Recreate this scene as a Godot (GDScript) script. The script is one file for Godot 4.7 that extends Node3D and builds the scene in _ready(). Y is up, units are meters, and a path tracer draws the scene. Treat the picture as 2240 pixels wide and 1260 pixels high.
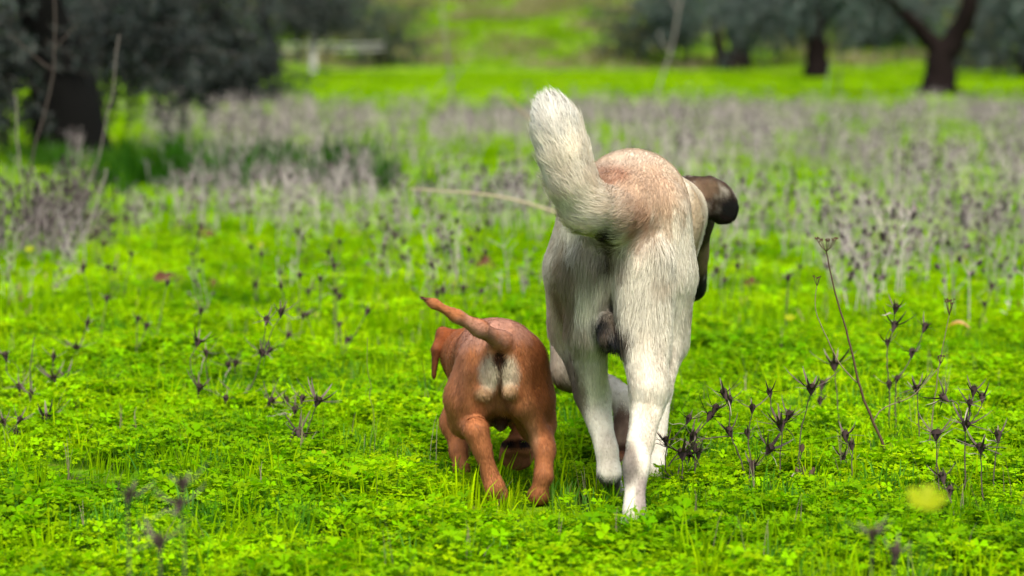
extends Node3D

# ---------------------------------------------------------------- a small mesh builder
class Geo:
	var v := PackedVector3Array()
	var n := PackedVector3Array()
	var c := PackedColorArray()
	var i := PackedInt32Array()

	func vert(p: Vector3, nn: Vector3, col: Color) -> int:
		v.append(p); n.append(nn); c.append(col)
		return v.size() - 1

	func tri(a: int, b: int, d: int) -> void:
		# clockwise as seen from the side that the normals point to
		var g := (v[b] - v[a]).cross(v[d] - v[a])
		if g.dot(n[a] + n[b] + n[d]) > 0.0:
			i.append(a); i.append(d); i.append(b)
		else:
			i.append(a); i.append(b); i.append(d)

	func flat(a: Vector3, b: Vector3, d: Vector3, col: Color, up := Vector3.UP) -> void:
		var g := (b - a).cross(d - a)
		if g.length_squared() < 1e-16:
			return
		g = g.normalized()
		if g.dot(up) < 0.0:
			g = -g
		tri(vert(a, g, col), vert(b, g, col), vert(d, g, col))

	func tube(path: Array, radii: Array, sides: int, col: Color, bump := 0.0, noise: FastNoiseLite = null) -> void:
		var rings := []
		var side := Vector3.RIGHT
		for k in path.size():
			var t: Vector3 = (path[mini(k + 1, path.size() - 1)] - path[maxi(k - 1, 0)]).normalized()
			if absf(t.dot(side)) > 0.9:
				side = Vector3.FORWARD if absf(t.dot(Vector3.FORWARD)) < 0.9 else Vector3.UP
			var x := (side - t * t.dot(side)).normalized()
			var y := t.cross(x)
			side = x
			var ring := []
			for s in sides:
				var a := TAU * s / sides
				var o := x * cos(a) + y * sin(a)
				var r: float = radii[k]
				if noise:
					var q: Vector3 = path[k] + o * r
					r *= 1.0 + bump * noise.get_noise_3d(q.x, q.y * 0.35, q.z)
				ring.append(vert(path[k] + o * r, o, col))
			rings.append(ring)
		for k in rings.size() - 1:
			for s in sides:
				var s2: int = (s + 1) % sides
				tri(rings[k][s], rings[k][s2], rings[k + 1][s])
				tri(rings[k][s2], rings[k + 1][s2], rings[k + 1][s])

	func blade(path: Array, widths: Array, across: Vector3, col: Color, col2 := Color(-1, 0, 0)) -> void:
		# a thin leaf that follows a path, slightly folded along its middle
		var up := Vector3.UP
		var prev := []
		for k in path.size():
			var t: Vector3 = (path[mini(k + 1, path.size() - 1)] - path[maxi(k - 1, 0)]).normalized()
			var x := (across - t * t.dot(across)).normalized()
			var g := x.cross(t).normalized()
			if g.dot(up) < 0.0:
				g = -g
			var cc: Color = col if col2.r < 0.0 else col.lerp(col2, float(k) / (path.size() - 1))
			var w: float = widths[k]
			var row := [vert(path[k] - x * w + g * w * 0.3, (g + x * 0.35).normalized(), cc), vert(path[k], g, cc), vert(path[k] + x * w + g * w * 0.3, (g - x * 0.35).normalized(), cc)]
			if prev:
				for s in 2:
					tri(prev[s], prev[s + 1], row[s])
					tri(prev[s + 1], row[s + 1], row[s])
			prev = row

	func mesh(m: Material) -> ArrayMesh:
		var arr := []
		arr.resize(Mesh.ARRAY_MAX)
		arr[Mesh.ARRAY_VERTEX] = v
		arr[Mesh.ARRAY_NORMAL] = n
		arr[Mesh.ARRAY_COLOR] = c
		arr[Mesh.ARRAY_INDEX] = i
		var am := ArrayMesh.new()
		am.add_surface_from_arrays(Mesh.PRIMITIVE_TRIANGLES, arr)
		am.surface_set_material(0, m)
		return am


var rng := RandomNumberGenerator.new()
var soft := FastNoiseLite.new()
var fine := FastNoiseLite.new()
var M := {}
var names := {}


func numbered(called: String) -> String:
	names[called] = names.get(called, -1) + 1
	return called if names[called] == 0 else "%s_%03d" % [called, names[called]]


func tag(o: Node, label: String, category: String, group := "", kind := "") -> void:
	o.set_meta("label", label)
	o.set_meta("category", category)
	if group:
		o.set_meta("group", group)
	if kind:
		o.set_meta("kind", kind)


func base(called: String, at: Vector3, label: String, category: String, group := "") -> Node3D:
	var o := Node3D.new()
	o.name = numbered(called)
	add_child(o)
	o.position = at
	tag(o, label, category, group)
	return o


func part(called: String, m: Mesh, parent: Node3D, t := Transform3D()) -> MeshInstance3D:
	var o := MeshInstance3D.new()
	o.name = called
	o.mesh = m
	o.transform = t
	parent.add_child(o, true)
	return o


func single(called: String, m: Mesh, at: Vector3, label: String, category: String, group := "", kind := "") -> MeshInstance3D:
	var o := MeshInstance3D.new()
	o.name = numbered(called)
	o.mesh = m
	add_child(o)
	o.position = at
	tag(o, label, category, group, kind)
	return o


func paint(rough: float, back := Color.BLACK, spec := 0.4, sheen := 0.0) -> StandardMaterial3D:
	var m := StandardMaterial3D.new()
	m.vertex_color_use_as_albedo = true
	m.roughness = rough
	m.metallic_specular = spec
	m.cull_mode = BaseMaterial3D.CULL_DISABLED
	if back != Color.BLACK:
		m.backlight_enabled = true
		m.backlight = back
	if sheen > 0.0:
		m.rim_enabled = true
		m.rim = sheen
		m.rim_tint = 0.5
	return m


# height of the land: nearly level meadow, a bank that rises beyond the trees
func land(x: float, z: float) -> float:
	var d := -z
	var y := soft.get_noise_2d(x * 12.0, z * 12.0) * 0.03 * smoothstep(5.2, 9.0, d)
	y += soft.get_noise_2d(x * 2.0 + 40.0, z * 2.0) * 0.12 * smoothstep(9.0, 30.0, d)
	var up := maxf(0.0, d - 60.0)
	y += up * 0.115 * smoothstep(0.0, 10.0, up) + soft.get_noise_2d(x * 1.3, z * 1.3) * 0.5 * smoothstep(62.0, 90.0, d)
	return y


func scatter(called: String, meshes: Array, spots: Array, label: String, category: String) -> void:
	# spots: [Transform3D, Color] ; dealt out in turn between the mesh variants, one object of countless plants for each
	for k in meshes.size():
		var mine := []
		for s in range(k, spots.size(), meshes.size()):
			mine.append(spots[s])
		if mine.is_empty():
			continue
		var mm := MultiMesh.new()
		mm.transform_format = MultiMesh.TRANSFORM_3D
		mm.use_colors = true
		mm.mesh = meshes[k]
		mm.instance_count = mine.size()
		for s in mine.size():
			mm.set_instance_transform(s, mine[s][0])
			mm.set_instance_color(s, mine[s][1])
		var o := MultiMeshInstance3D.new()
		o.name = numbered(called)
		o.multimesh = mm
		add_child(o)
		tag(o, label, category, "", "stuff")


# ---------------------------------------------------------------- plants of the meadow
func clover_clump(leaves: int, spread: float, high: float, size: float) -> ArrayMesh:
	var g := Geo.new()
	for k in leaves:
		var a := rng.randf() * TAU
		var r := sqrt(rng.randf()) * spread
		var foot := Vector3(cos(a) * r * 0.5, 0, sin(a) * r * 0.5)
		var h := high * rng.randf_range(0.45, 1.0)
		var top := Vector3(cos(a) * r, h, sin(a) * r)
		var tone := rng.randf_range(0.62, 1.3)
		var col := Color(0.245 * tone * rng.randf_range(0.8, 1.2), 0.42 * tone, 0.001)
		g.blade([foot, foot.lerp(top, 0.5) + Vector3(0, h * 0.12, 0), top], [0.0008, 0.0007, 0.0006], Vector3(sin(a), 0, -cos(a)), Color(0.14, 0.28, 0.03))
		var tilt := Basis(Vector3(rng.randf_range(-1, 1), 0, rng.randf_range(-1, 1)).normalized(), rng.randf_range(0.0, 0.75))
		var turn := rng.randf() * TAU
		var s := size * rng.randf_range(0.7, 1.25)
		for l in 3:
			var b := turn + TAU * l / 3.0 + rng.randf_range(-0.15, 0.15)
			var out := tilt * Vector3(cos(b), rng.randf_range(-0.15, 0.25), sin(b))
			var across := tilt * Vector3(-sin(b), 0, cos(b))
			var up := out.cross(across).normalized()
			if up.y < 0.0:
				up = -up
			# heart-shaped leaflet folded along its midrib
			var mid := top + out * s * 0.86
			var fold := up * s * 0.12
			var pts := [top, top + out * s * 0.45 + across * s * 0.40 + fold, top + out * s * 0.88 + across * s * 0.42 + fold, top + out * s * 1.0 + across * s * 0.16 + fold * 0.5, mid]
			for side in [1.0, -1.0]:
				var q := []
				for p in pts:
					var rel: Vector3 = p - top
					var al := rel.dot(across.normalized()) * across.normalized()
					q.append(top + rel - al + al * side)
				var nn: Vector3 = (q[1] - q[0]).cross(q[4] - q[0]).normalized()
				if nn.dot(up) < 0.0:
					nn = -nn
				var ids := []
				for p in q:
					ids.append(g.vert(p, nn, col))
				g.tri(ids[0], ids[1], ids[4])
				g.tri(ids[1], ids[2], ids[4])
				g.tri(ids[2], ids[3], ids[4])
	return g.mesh(M.leaf)


func grass_tuft(blades: int, spread: float, high: float, wide: float, col: Color, dry := 0.0) -> ArrayMesh:
	var g := Geo.new()
	for k in blades:
		var a := rng.randf() * TAU
		var r := rng.randf() * spread
		var foot := Vector3(cos(a) * r, 0, sin(a) * r)
		var lean := Vector3(cos(a), 0, sin(a)).rotated(Vector3.UP, rng.randf_range(-0.8, 0.8))
		var h := high * rng.randf_range(0.45, 1.0)
		var out := h * rng.randf_range(0.05, 0.55)
		var tone := rng.randf_range(0.75, 1.25)
		var cc := Color(col.r * tone, col.g * tone, col.b * tone)
		if rng.randf() < dry:
			cc = Color(0.36, 0.30, 0.14) * tone
		var p := [foot, foot + Vector3(0, h * 0.5, 0) + lean * out * 0.25, foot + Vector3(0, h * 0.85, 0) + lean * out * 0.65, foot + Vector3(0, h, 0) + lean * out]
		var w := wide * rng.randf_range(0.7, 1.2)
		g.blade(p, [w * 0.8, w, w * 0.6, 0.0002], lean.cross(Vector3.UP).rotated(Vector3.UP, rng.randf_range(-0.7, 0.7)), cc)
	return g.mesh(M.leaf)


func dry_weed(high: float, stems: int) -> ArrayMesh:
	var g := Geo.new()
	for k in stems:
		var a := rng.randf() * TAU
		var foot := Vector3(rng.randf_range(-0.04, 0.04), 0, rng.randf_range(-0.04, 0.04))
		var h := high * rng.randf_range(0.5, 1.0)
		var lean := Vector3(cos(a), 0, sin(a)) * h * rng.randf_range(0.05, 0.4)
		var tone := rng.randf_range(0.75, 1.25)
		var col := Color(0.30, 0.28, 0.272) * tone
		var m := foot + Vector3(0, h * 0.55, 0) + lean * 0.4
		var t := foot + Vector3(0, h, 0) + lean
		g.tube([foot, m, t], [0.0022, 0.0018, 0.0012], 3, col)
		for b in 4:
			var f := rng.randf_range(0.35, 0.95)
			var s := foot.lerp(m, f * 2.0) if f < 0.5 else m.lerp(t, f * 2.0 - 1.0)
			var d := Vector3(rng.randf_range(-1, 1), rng.randf_range(0.5, 1.2), rng.randf_range(-1, 1)).normalized() * h * rng.randf_range(0.12, 0.28)
			g.tube([s, s + d], [0.0014, 0.0009], 3, col)
			if rng.randf() < 0.42:
				var hd := s + d
				var hc := Color(0.05, 0.04, 0.042) * rng.randf_range(0.6, 1.8)
				g.tube([hd, hd + d.normalized() * 0.008, hd + d.normalized() * 0.018], [0.002, 0.008, 0.004], 4, hc)
				for sp in 3:
					var e := Vector3(rng.randf_range(-1, 1), rng.randf_range(-0.1, 0.9), rng.randf_range(-1, 1)).normalized() * 0.03
					g.flat(hd - Vector3(0.0015, 0, 0), hd + Vector3(0.0015, 0, 0), hd + e + d.normalized() * 0.012, col)
	return g.mesh(M.dry)


func spread_over(near: float, far: float, per_m2: float, accept: Callable) -> Array:
	# even random spots over the strip of meadow between two distances, a little wider than the view
	var out := []
	var d := near
	while d < far:
		var step := 0.25 if d < 12.0 else 1.0
		var half := 0.21 * d + 1.1
		var cnt := per_m2 * step * half * 2.0
		var whole := int(cnt) + (1 if rng.randf() < cnt - int(cnt) else 0)
		for k in whole:
			var x := rng.randf_range(-half, half)
			var z := -(d + rng.randf() * step)
			var s: float = accept.call(x, z)
			if s > 0.0:
				out.append([x, z, s])
		d += step
	return out


func stand(list: Array, size_lo: float, size_hi: float, low: Color, high: Color, flatten := 1.0) -> Array:
	var out := []
	for s in list:
		var k: float = rng.randf_range(size_lo, size_hi) * s[2]
		var b := Basis(Vector3.UP, rng.randf() * TAU).scaled(Vector3(k, k * flatten * rng.randf_range(0.8, 1.2), k))
		var t := clampf(0.5 + 0.9 * fine.get_noise_2d(s[0] * 3.0, s[1] * 3.0) + rng.randf_range(-0.3, 0.3), 0.0, 1.0)
		out.append([Transform3D(b, Vector3(s[0], land(s[0], s[1]) - 0.003, s[1])), low.lerp(high, t)])
	return out


# ---------------------------------------------------------------- bodies: bones to one continuous skin
func skin(bones: Array, cell: float, k: float) -> Dictionary:
	var lo := Vector3(9, 9, 9)
	var hi := -lo
	for b in bones:
		for e in 2:
			var p := Vector3(b[e * 4], b[e * 4 + 1], b[e * 4 + 2])
			var r: Vector3 = Vector3.ONE * (b[e * 4 + 3] + 0.04)
			lo = lo.min(p - r)
			hi = hi.max(p + r)
	var nx := int((hi.x - lo.x) / cell) + 2
	var ny := int((hi.y - lo.y) / cell) + 2
	var nz := int((hi.z - lo.z) / cell) + 2
	var f := PackedFloat32Array()
	f.resize(nx * ny * nz)
	for b in bones:
		var a := Vector3(b[0], b[1], b[2])
		var e := Vector3(b[4], b[5], b[6])
		var ra: float = b[3]
		var rb: float = b[7]
		var m := 0.038
		var p0 := (a - Vector3.ONE * (ra + m)).min(e - Vector3.ONE * (rb + m)) - lo
		var p1 := (a + Vector3.ONE * (ra + m)).max(e + Vector3.ONE * (rb + m)) - lo
		var ba := e - a
		var inv := 1.0 / maxf(ba.length_squared(), 1e-9)
		for z in range(maxi(0, int(p0.z / cell)), mini(nz - 1, int(p1.z / cell) + 1)):
			for y in range(maxi(0, int(p0.y / cell)), mini(ny - 1, int(p1.y / cell) + 1)):
				var row := (z * ny + y) * nx
				var pa := Vector3(lo.x, lo.y + y * cell, lo.z + z * cell) - a
				for x in range(maxi(0, int(p0.x / cell)), mini(nx - 1, int(p1.x / cell) + 1)):
					var q := pa
					q.x += x * cell
					var t := clampf(q.dot(ba) * inv, 0.0, 1.0)
					var d := (q - ba * t).length() - ra - (rb - ra) * t
					if d < m:
						f[row + x] += exp(-k * d)
	var at := {}
	var g := Geo.new()
	var sx := [0, 1, nx, nx + 1, nx * ny, nx * ny + 1, nx * ny + nx, nx * ny + nx + 1]
	var corner := [Vector3(0, 0, 0), Vector3(1, 0, 0), Vector3(0, 1, 0), Vector3(1, 1, 0), Vector3(0, 0, 1), Vector3(1, 0, 1), Vector3(0, 1, 1), Vector3(1, 1, 1)]
	var edges := [[0, 1], [2, 3], [4, 5], [6, 7], [0, 2], [1, 3], [4, 6], [5, 7], [0, 4], [1, 5], [2, 6], [3, 7]]
	for z in nz - 1:
		for y in ny - 1:
			var row := (z * ny + y) * nx
			for x in nx - 1:
				var i := row + x
				var c0 := f[i] > 1.0
				if c0 == (f[i + 1] > 1.0) and c0 == (f[i + nx] > 1.0) and c0 == (f[i + nx + 1] > 1.0):
					var o := i + nx * ny
					if c0 == (f[o] > 1.0) and c0 == (f[o + 1] > 1.0) and c0 == (f[o + nx] > 1.0) and c0 == (f[o + nx + 1] > 1.0):
						continue
				var sum := Vector3.ZERO
				var cnt := 0
				var val := []
				for q in 8:
					val.append(log(maxf(f[i + sx[q]], 0.02)))
				for e in edges:
					var va: float = val[e[0]]
					var vb: float = val[e[1]]
					if (va > 0.0) != (vb > 0.0):
						sum += corner[e[0]].lerp(corner[e[1]], va / (va - vb))
						cnt += 1
				var grad := Vector3(val[0] + val[2] + val[4] + val[6] - val[1] - val[3] - val[5] - val[7], val[0] + val[1] + val[4] + val[5] - val[2] - val[3] - val[6] - val[7], val[0] + val[1] + val[2] + val[3] - val[4] - val[5] - val[6] - val[7])
				at[i] = g.vert(lo + (Vector3(x, y, z) + sum / cnt) * cell, grad.normalized(), Color.WHITE)
	var ax := [1, nx, nx * ny]
	for i in at:
		for a in 3:
			var j: int = i + ax[a]
			if (f[i] > 1.0) == (f[j] > 1.0):
				continue
			var u: int = ax[(a + 1) % 3]
			var w: int = ax[(a + 2) % 3]
			if at.has(i - u) and at.has(i - w) and at.has(i - u - w):
				g.tri(at[i], at[i - u], at[i - w])
				g.tri(at[i - u], at[i - u - w], at[i - w])
	# one round of smoothing, then normals from the faces
	var acc := PackedVector3Array()
	acc.resize(g.v.size())
	var num := PackedInt32Array()
	num.resize(g.v.size())
	for t in range(0, g.i.size(), 3):
		for e in 3:
			var p := g.i[t + e]
			acc[p] += g.v[g.i[t + (e + 1) % 3]] + g.v[g.i[t + (e + 2) % 3]]
			num[p] += 2
	for p in g.v.size():
		if num[p]:
			g.v[p] = g.v[p].lerp(acc[p] / num[p], 0.6)
	var nrm := PackedVector3Array()
	nrm.resize(g.v.size())
	for t in range(0, g.i.size(), 3):
		var cr := (g.v[g.i[t + 2]] - g.v[g.i[t]]).cross(g.v[g.i[t + 1]] - g.v[g.i[t]])
		for e in 3:
			nrm[g.i[t + e]] += cr
	for p in g.v.size():
		g.n[p] = nrm[p].normalized()
	return {"g": g}


# colour, direction and length of the coat at every point of a skin
func coat(s: Dictionary, bones: Array, patches: Array, ground_col: Color, seed_n: float, second_hair: Color) -> void:
	var g: Geo = s.g
	var flow := PackedVector3Array()
	var long := PackedFloat32Array()
	var A := []
	var BA := []
	for b in bones:
		A.append(Vector3(b[0], b[1], b[2]))
		BA.append(Vector3(b[4] - b[0], b[5] - b[1], b[6] - b[2]))
	for p in g.v.size():
		var q := g.v[p]
		var dir := Vector3.ZERO
		var ln := 0.0
		var ws := 0.0
		for k in bones.size():
			var pa: Vector3 = q - A[k]
			var ba: Vector3 = BA[k]
			var t := clampf(pa.dot(ba) / maxf(ba.length_squared(), 1e-9), 0.0, 1.0)
			var d: float = (pa - ba * t).length() - bones[k][3] - (bones[k][7] - bones[k][3]) * t
			if d > 0.06:
				continue
			var w := exp(-70.0 * d)
			ws += w
			dir += ba.normalized() * w
			ln += bones[k][8] * w
		dir = (dir / maxf(ws, 1e-6) + Vector3(0, -0.35, 0)) if ws > 0.0 else Vector3.DOWN
		dir += Vector3(soft.get_noise_3d(q.x * 220 + seed_n, q.y * 160, q.z * 220), soft.get_noise_3d(q.x * 220, q.y * 160 + 50, q.z * 220 + seed_n), 0) * 0.55
		flow.append(dir)
		long.append(ln / maxf(ws, 1e-6))
		var col := ground_col
		var warp := fine.get_noise_3d(q.x * 26.0 + seed_n, q.y * 14.0, q.z * 26.0) * 0.35 + fine.get_noise_3d(q.x * 95.0 + seed_n, q.y * 45.0, q.z * 60.0) * 0.40
		for h in patches:
			var e := Vector3((q.x - h[0]) / h[3], (q.y - h[1]) / h[4], (q.z - h[2]) / h[5]).length() + warp * clampf((h[3] - 0.015) / 0.05, 0.12, 1.0)
			if e < 1.15:
				col = col.lerp(Color(h[7], h[8], h[9]), h[6] * smoothstep(1.15, 0.55, e))
		var streak := fine.get_noise_3d(q.x * 110.0 + seed_n, q.y * 26.0, q.z * 50.0) + 0.5 * fine.get_noise_3d(q.x * 24.0, q.y * 15.0, q.z * 24.0 + seed_n)
		col = col.lerp(second_hair, clampf(streak * 0.45, 0.0, 0.3))
		g.c[p] = col * (1.0 + 0.28 * fine.get_noise_3d(q.x * 80.0, q.y * 22.0 + seed_n, q.z * 50.0))
	s.flow = flow
	s.long = long


func fur(s: Dictionary, per_m2: float, wide: float, lift: float, out: Geo, spread: float) -> void:
	var g: Geo = s.g
	for t in range(0, g.i.size(), 3):
		var a := g.i[t]
		var b := g.i[t + 1]
		var d := g.i[t + 2]
		var want := (g.v[b] - g.v[a]).cross(g.v[d] - g.v[a]).length() * 0.5 * per_m2
		var cnt := int(want) + (1 if rng.randf() < want - int(want) else 0)
		for k in cnt:
			var u := rng.randf()
			var w := rng.randf()
			if u + w > 1.0:
				u = 1.0 - u
				w = 1.0 - w
			var p := g.v[a] + (g.v[b] - g.v[a]) * u + (g.v[d] - g.v[a]) * w
			var n := g.n[a]
			var f: Vector3 = s.flow[a]
			f += Vector3(rng.randf_range(-0.2, 0.2), rng.randf_range(-0.2, 0.2), rng.randf_range(-0.2, 0.2))
			f = (f - n * f.dot(n)).normalized()
			var tuft := fine.get_noise_3d(p.x * 130.0, p.y * 90.0, p.z * 110.0)
			var ln: float = s.long[a] * rng.randf_range(0.55, 1.2) * (1.0 + 0.45 * tuft)
			var tone := rng.randf_range(1.0 - spread, 1.0 + spread * 0.75) * (1.0 + 0.2 * tuft)
			var cc: Color = g.c[a]
			var col := Color(cc.r * tone, cc.g * tone, cc.b * tone)
			var root := p - n * 0.0012
			var mid := p + f * ln * 0.5 + n * ln * lift
			var tip := p + f * ln + n * ln * lift * 0.9
			var side := f.cross(n).rotated(f, rng.randf_range(-0.55, 0.55)) * wide * rng.randf_range(0.7, 1.3)
			if side.cross(f).dot(n) < 0.0:
				side = -side
			var nn := (n + side.cross(f).normalized() * 0.5).normalized()
			var i0 := out.v.size()
			out.v.append(root - side); out.v.append(root + side); out.v.append(mid - side * 0.8); out.v.append(mid + side * 0.8); out.v.append(tip)
			for e in 5:
				out.n.append(nn)
				out.c.append(col)
			# side x f points outwards, so that this order is clockwise from outside
			out.i.append(i0); out.i.append(i0 + 2); out.i.append(i0 + 1)
			out.i.append(i0 + 1); out.i.append(i0 + 2); out.i.append(i0 + 3)
			out.i.append(i0 + 2); out.i.append(i0 + 4); out.i.append(i0 + 3)


func join(a: Geo, b: Geo) -> void:
	var o := a.v.size()
	a.v.append_array(b.v)
	a.n.append_array(b.n)
	a.c.append_array(b.c)
	for k in b.i:
		a.i.append(k + o)


# ---------------------------------------------------------------- trees
func leaf_spray(leaves: int, reach: float, long: float, wide: float, col: Color) -> ArrayMesh:
	var g := Geo.new()
	for k in leaves:
		var t := (k + 0.5) / leaves
		var s := Vector3(0, -0.25 * t * t, t) * reach
		var a := rng.randf() * TAU
		var d := Vector3(cos(a), sin(a) * 0.8, rng.randf_range(0.1, 0.9)).normalized() * long * rng.randf_range(0.7, 1.2)
		var tone := rng.randf_range(0.6, 1.5)
		var x := d.cross(Vector3(rng.randf_range(-1, 1), 1, rng.randf_range(-1, 1))).normalized() * wide
		var cc := Color(col.r * tone, col.g * tone, col.b * tone)
		g.flat(s, s + d * 0.5 + x, s + d, cc, Vector3(rng.randf_range(-1, 1), 1, rng.randf_range(-1, 1)))
		g.flat(s, s + d * 0.5 - x, s + d, cc, Vector3(rng.randf_range(-1, 1), 1, rng.randf_range(-1, 1)))
	g.tube([Vector3.ZERO, Vector3(0, -0.06, 0.5) * reach, Vector3(0, -0.25, 1) * reach], [0.006, 0.004, 0.002], 3, Color(0.06, 0.05, 0.045))
	return g.mesh(M.olive)


func crown(parent: Node3D, lobes: Array, sprays: int, size: float, tint: Color) -> void:
	# lobes: [centre, radii]; leafy sprays stand out from clumps spread through each lobe
	var spots := []
	for l in lobes:
		var c: Vector3 = l[0]
		var r: Vector3 = l[1]
		var clumps := []
		var many := int(sprays / 14.0 / lobes.size()) + 4
		for k in many:
			var d := Vector3(rng.randfn(), rng.randfn(), rng.randfn()).normalized() * pow(rng.randf(), 0.4)
			clumps.append([c + d * r, rng.randf_range(0.7, 1.25)])
		for q in clumps:
			for k in 14:
				var d := Vector3(rng.randfn(), rng.randfn() * 0.8, rng.randfn()).normalized()
				var p: Vector3 = q[0] + d * rng.randf() * 0.32 * size * 2.2
				var b := Basis.looking_at(-(d + Vector3(0, -0.15, 0)), Vector3(0.1, 1, 0.05)).scaled(Vector3.ONE * size * rng.randf_range(0.7, 1.25))
				var tone: float = q[1] * rng.randf_range(0.8, 1.2)
				spots.append([Transform3D(b, p), Color(tint.r * tone, tint.g * tone, tint.b * tone)])
	var mm := MultiMesh.new()
	mm.transform_format = MultiMesh.TRANSFORM_3D
	mm.use_colors = true
	mm.mesh = M.spray
	mm.instance_count = spots.size()
	for k in spots.size():
		mm.set_instance_transform(k, spots[k][0])
		mm.set_instance_color(k, spots[k][1])
	var o := MultiMeshInstance3D.new()
	o.name = "crown"
	o.multimesh = mm
	o.set_meta("kind", "stuff")
	parent.add_child(o, true)


func bent(pts: Array, steps: int, wobble: float) -> Array:
	# a smooth path through points with small crooks
	var cv := Curve3D.new()
	for k in pts.size():
		var t: Vector3 = (pts[mini(k + 1, pts.size() - 1)] - pts[maxi(k - 1, 0)]) * 0.18
		cv.add_point(pts[k], -t, t)
	var out := []
	for k in steps + 1:
		var p := cv.sample_baked(cv.get_baked_length() * k / steps, true)
		if k > 0 and k < steps:
			p += Vector3(rng.randf_range(-1, 1), 0, rng.randf_range(-1, 1)) * wobble
		out.append(p)
	return out


func taper(n: int, r0: float, r1: float, flare := 0.0) -> Array:
	var out := []
	for k in n:
		var t := float(k) / (n - 1)
		out.append(lerpf(r0, r1, t) * (1.0 + flare * pow(1.0 - t, 6.0)))
	return out


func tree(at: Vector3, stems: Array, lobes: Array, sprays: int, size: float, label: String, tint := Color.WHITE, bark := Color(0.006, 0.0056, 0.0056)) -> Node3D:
	var o := base("olive_tree", Vector3(at.x, land(at.x, at.z) - 0.03, at.z), label, "tree", "trees at the edge of the meadow")
	var first := true
	for s in stems:
		var g := Geo.new()
		var path := bent(s[0], 14, s[1] * 0.12)
		g.tube(path, taper(path.size(), s[1], s[2], 0.45 if first else 0.1), 14, bark, 0.5, fine)
		part("trunk" if first else "branch", g.mesh(M.bark), o)
		first = false
	crown(o, lobes, sprays, size, tint)
	return o


# ---------------------------------------------------------------- dry thistles and stalks
func thistle_spine(ln: float, rise: float) -> ArrayMesh:
	var g := Geo.new()
	var col := Color(0.075, 0.056, 0.052).lerp(Color(0.24, 0.21, 0.18), rng.randf() * 0.8)
	g.blade([Vector3.ZERO, Vector3(ln * 0.4, ln * 0.25 * rise, 0), Vector3(ln * 0.8, ln * 0.65 * rise, 0), Vector3(ln, ln * rise * 0.95, 0)], [0.0034, 0.0025, 0.0016, 0.0003], Vector3(0, 0, 1), Color(0.050, 0.034, 0.033), col)
	return g.mesh(M.dry)


func thistle_head(big: float, spines: int) -> ArrayMesh:
	var g := Geo.new()
	var body := Color(0.050, 0.034, 0.033)
	g.tube([Vector3(0, -0.004, 0), Vector3(0, 0.002, 0), Vector3(0, 0.009, 0), Vector3(0, 0.016, 0), Vector3(0, 0.019, 0)], [0.0014, 0.0042 * big, 0.0075 * big, 0.0080 * big, 0.0045 * big], 9, body)
	# withered florets on top
	for k in 16:
		var a := rng.randf() * TAU
		var r := rng.randf() * 0.006 * big
		var p := Vector3(cos(a) * r, 0.017, sin(a) * r)
		g.flat(p - Vector3(0.0008, 0, 0), p + Vector3(0.0008, 0, 0), p + Vector3(cos(a) * 0.004, rng.randf_range(0.003, 0.009), sin(a) * 0.004), Color(0.075, 0.05, 0.047))
	for k in spines:
		var a := TAU * k / spines + rng.randf_range(-0.35, 0.35)
		var d := Vector3(cos(a), 0, sin(a))
		var ln := rng.randf_range(0.018, 0.055) * big
		var rise := rng.randf_range(-0.1, 1.1)
		var s := d * 0.0055 * big + Vector3(0, 0.010, 0)
		var col := Color(0.075, 0.056, 0.052).lerp(Color(0.24, 0.21, 0.18), rng.randf() * 0.8)
		g.blade([s, s + d * ln * 0.4 + Vector3(0, ln * 0.25 * rise, 0), s + d * ln * 0.8 + Vector3(0, ln * 0.65 * rise, 0), s + d * ln + Vector3(0, ln * rise * 0.95, 0)], [0.0032, 0.0024, 0.0015, 0.0003], Vector3(-sin(a), 0, cos(a)), body, col)
	return g.mesh(M.dry)


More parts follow.
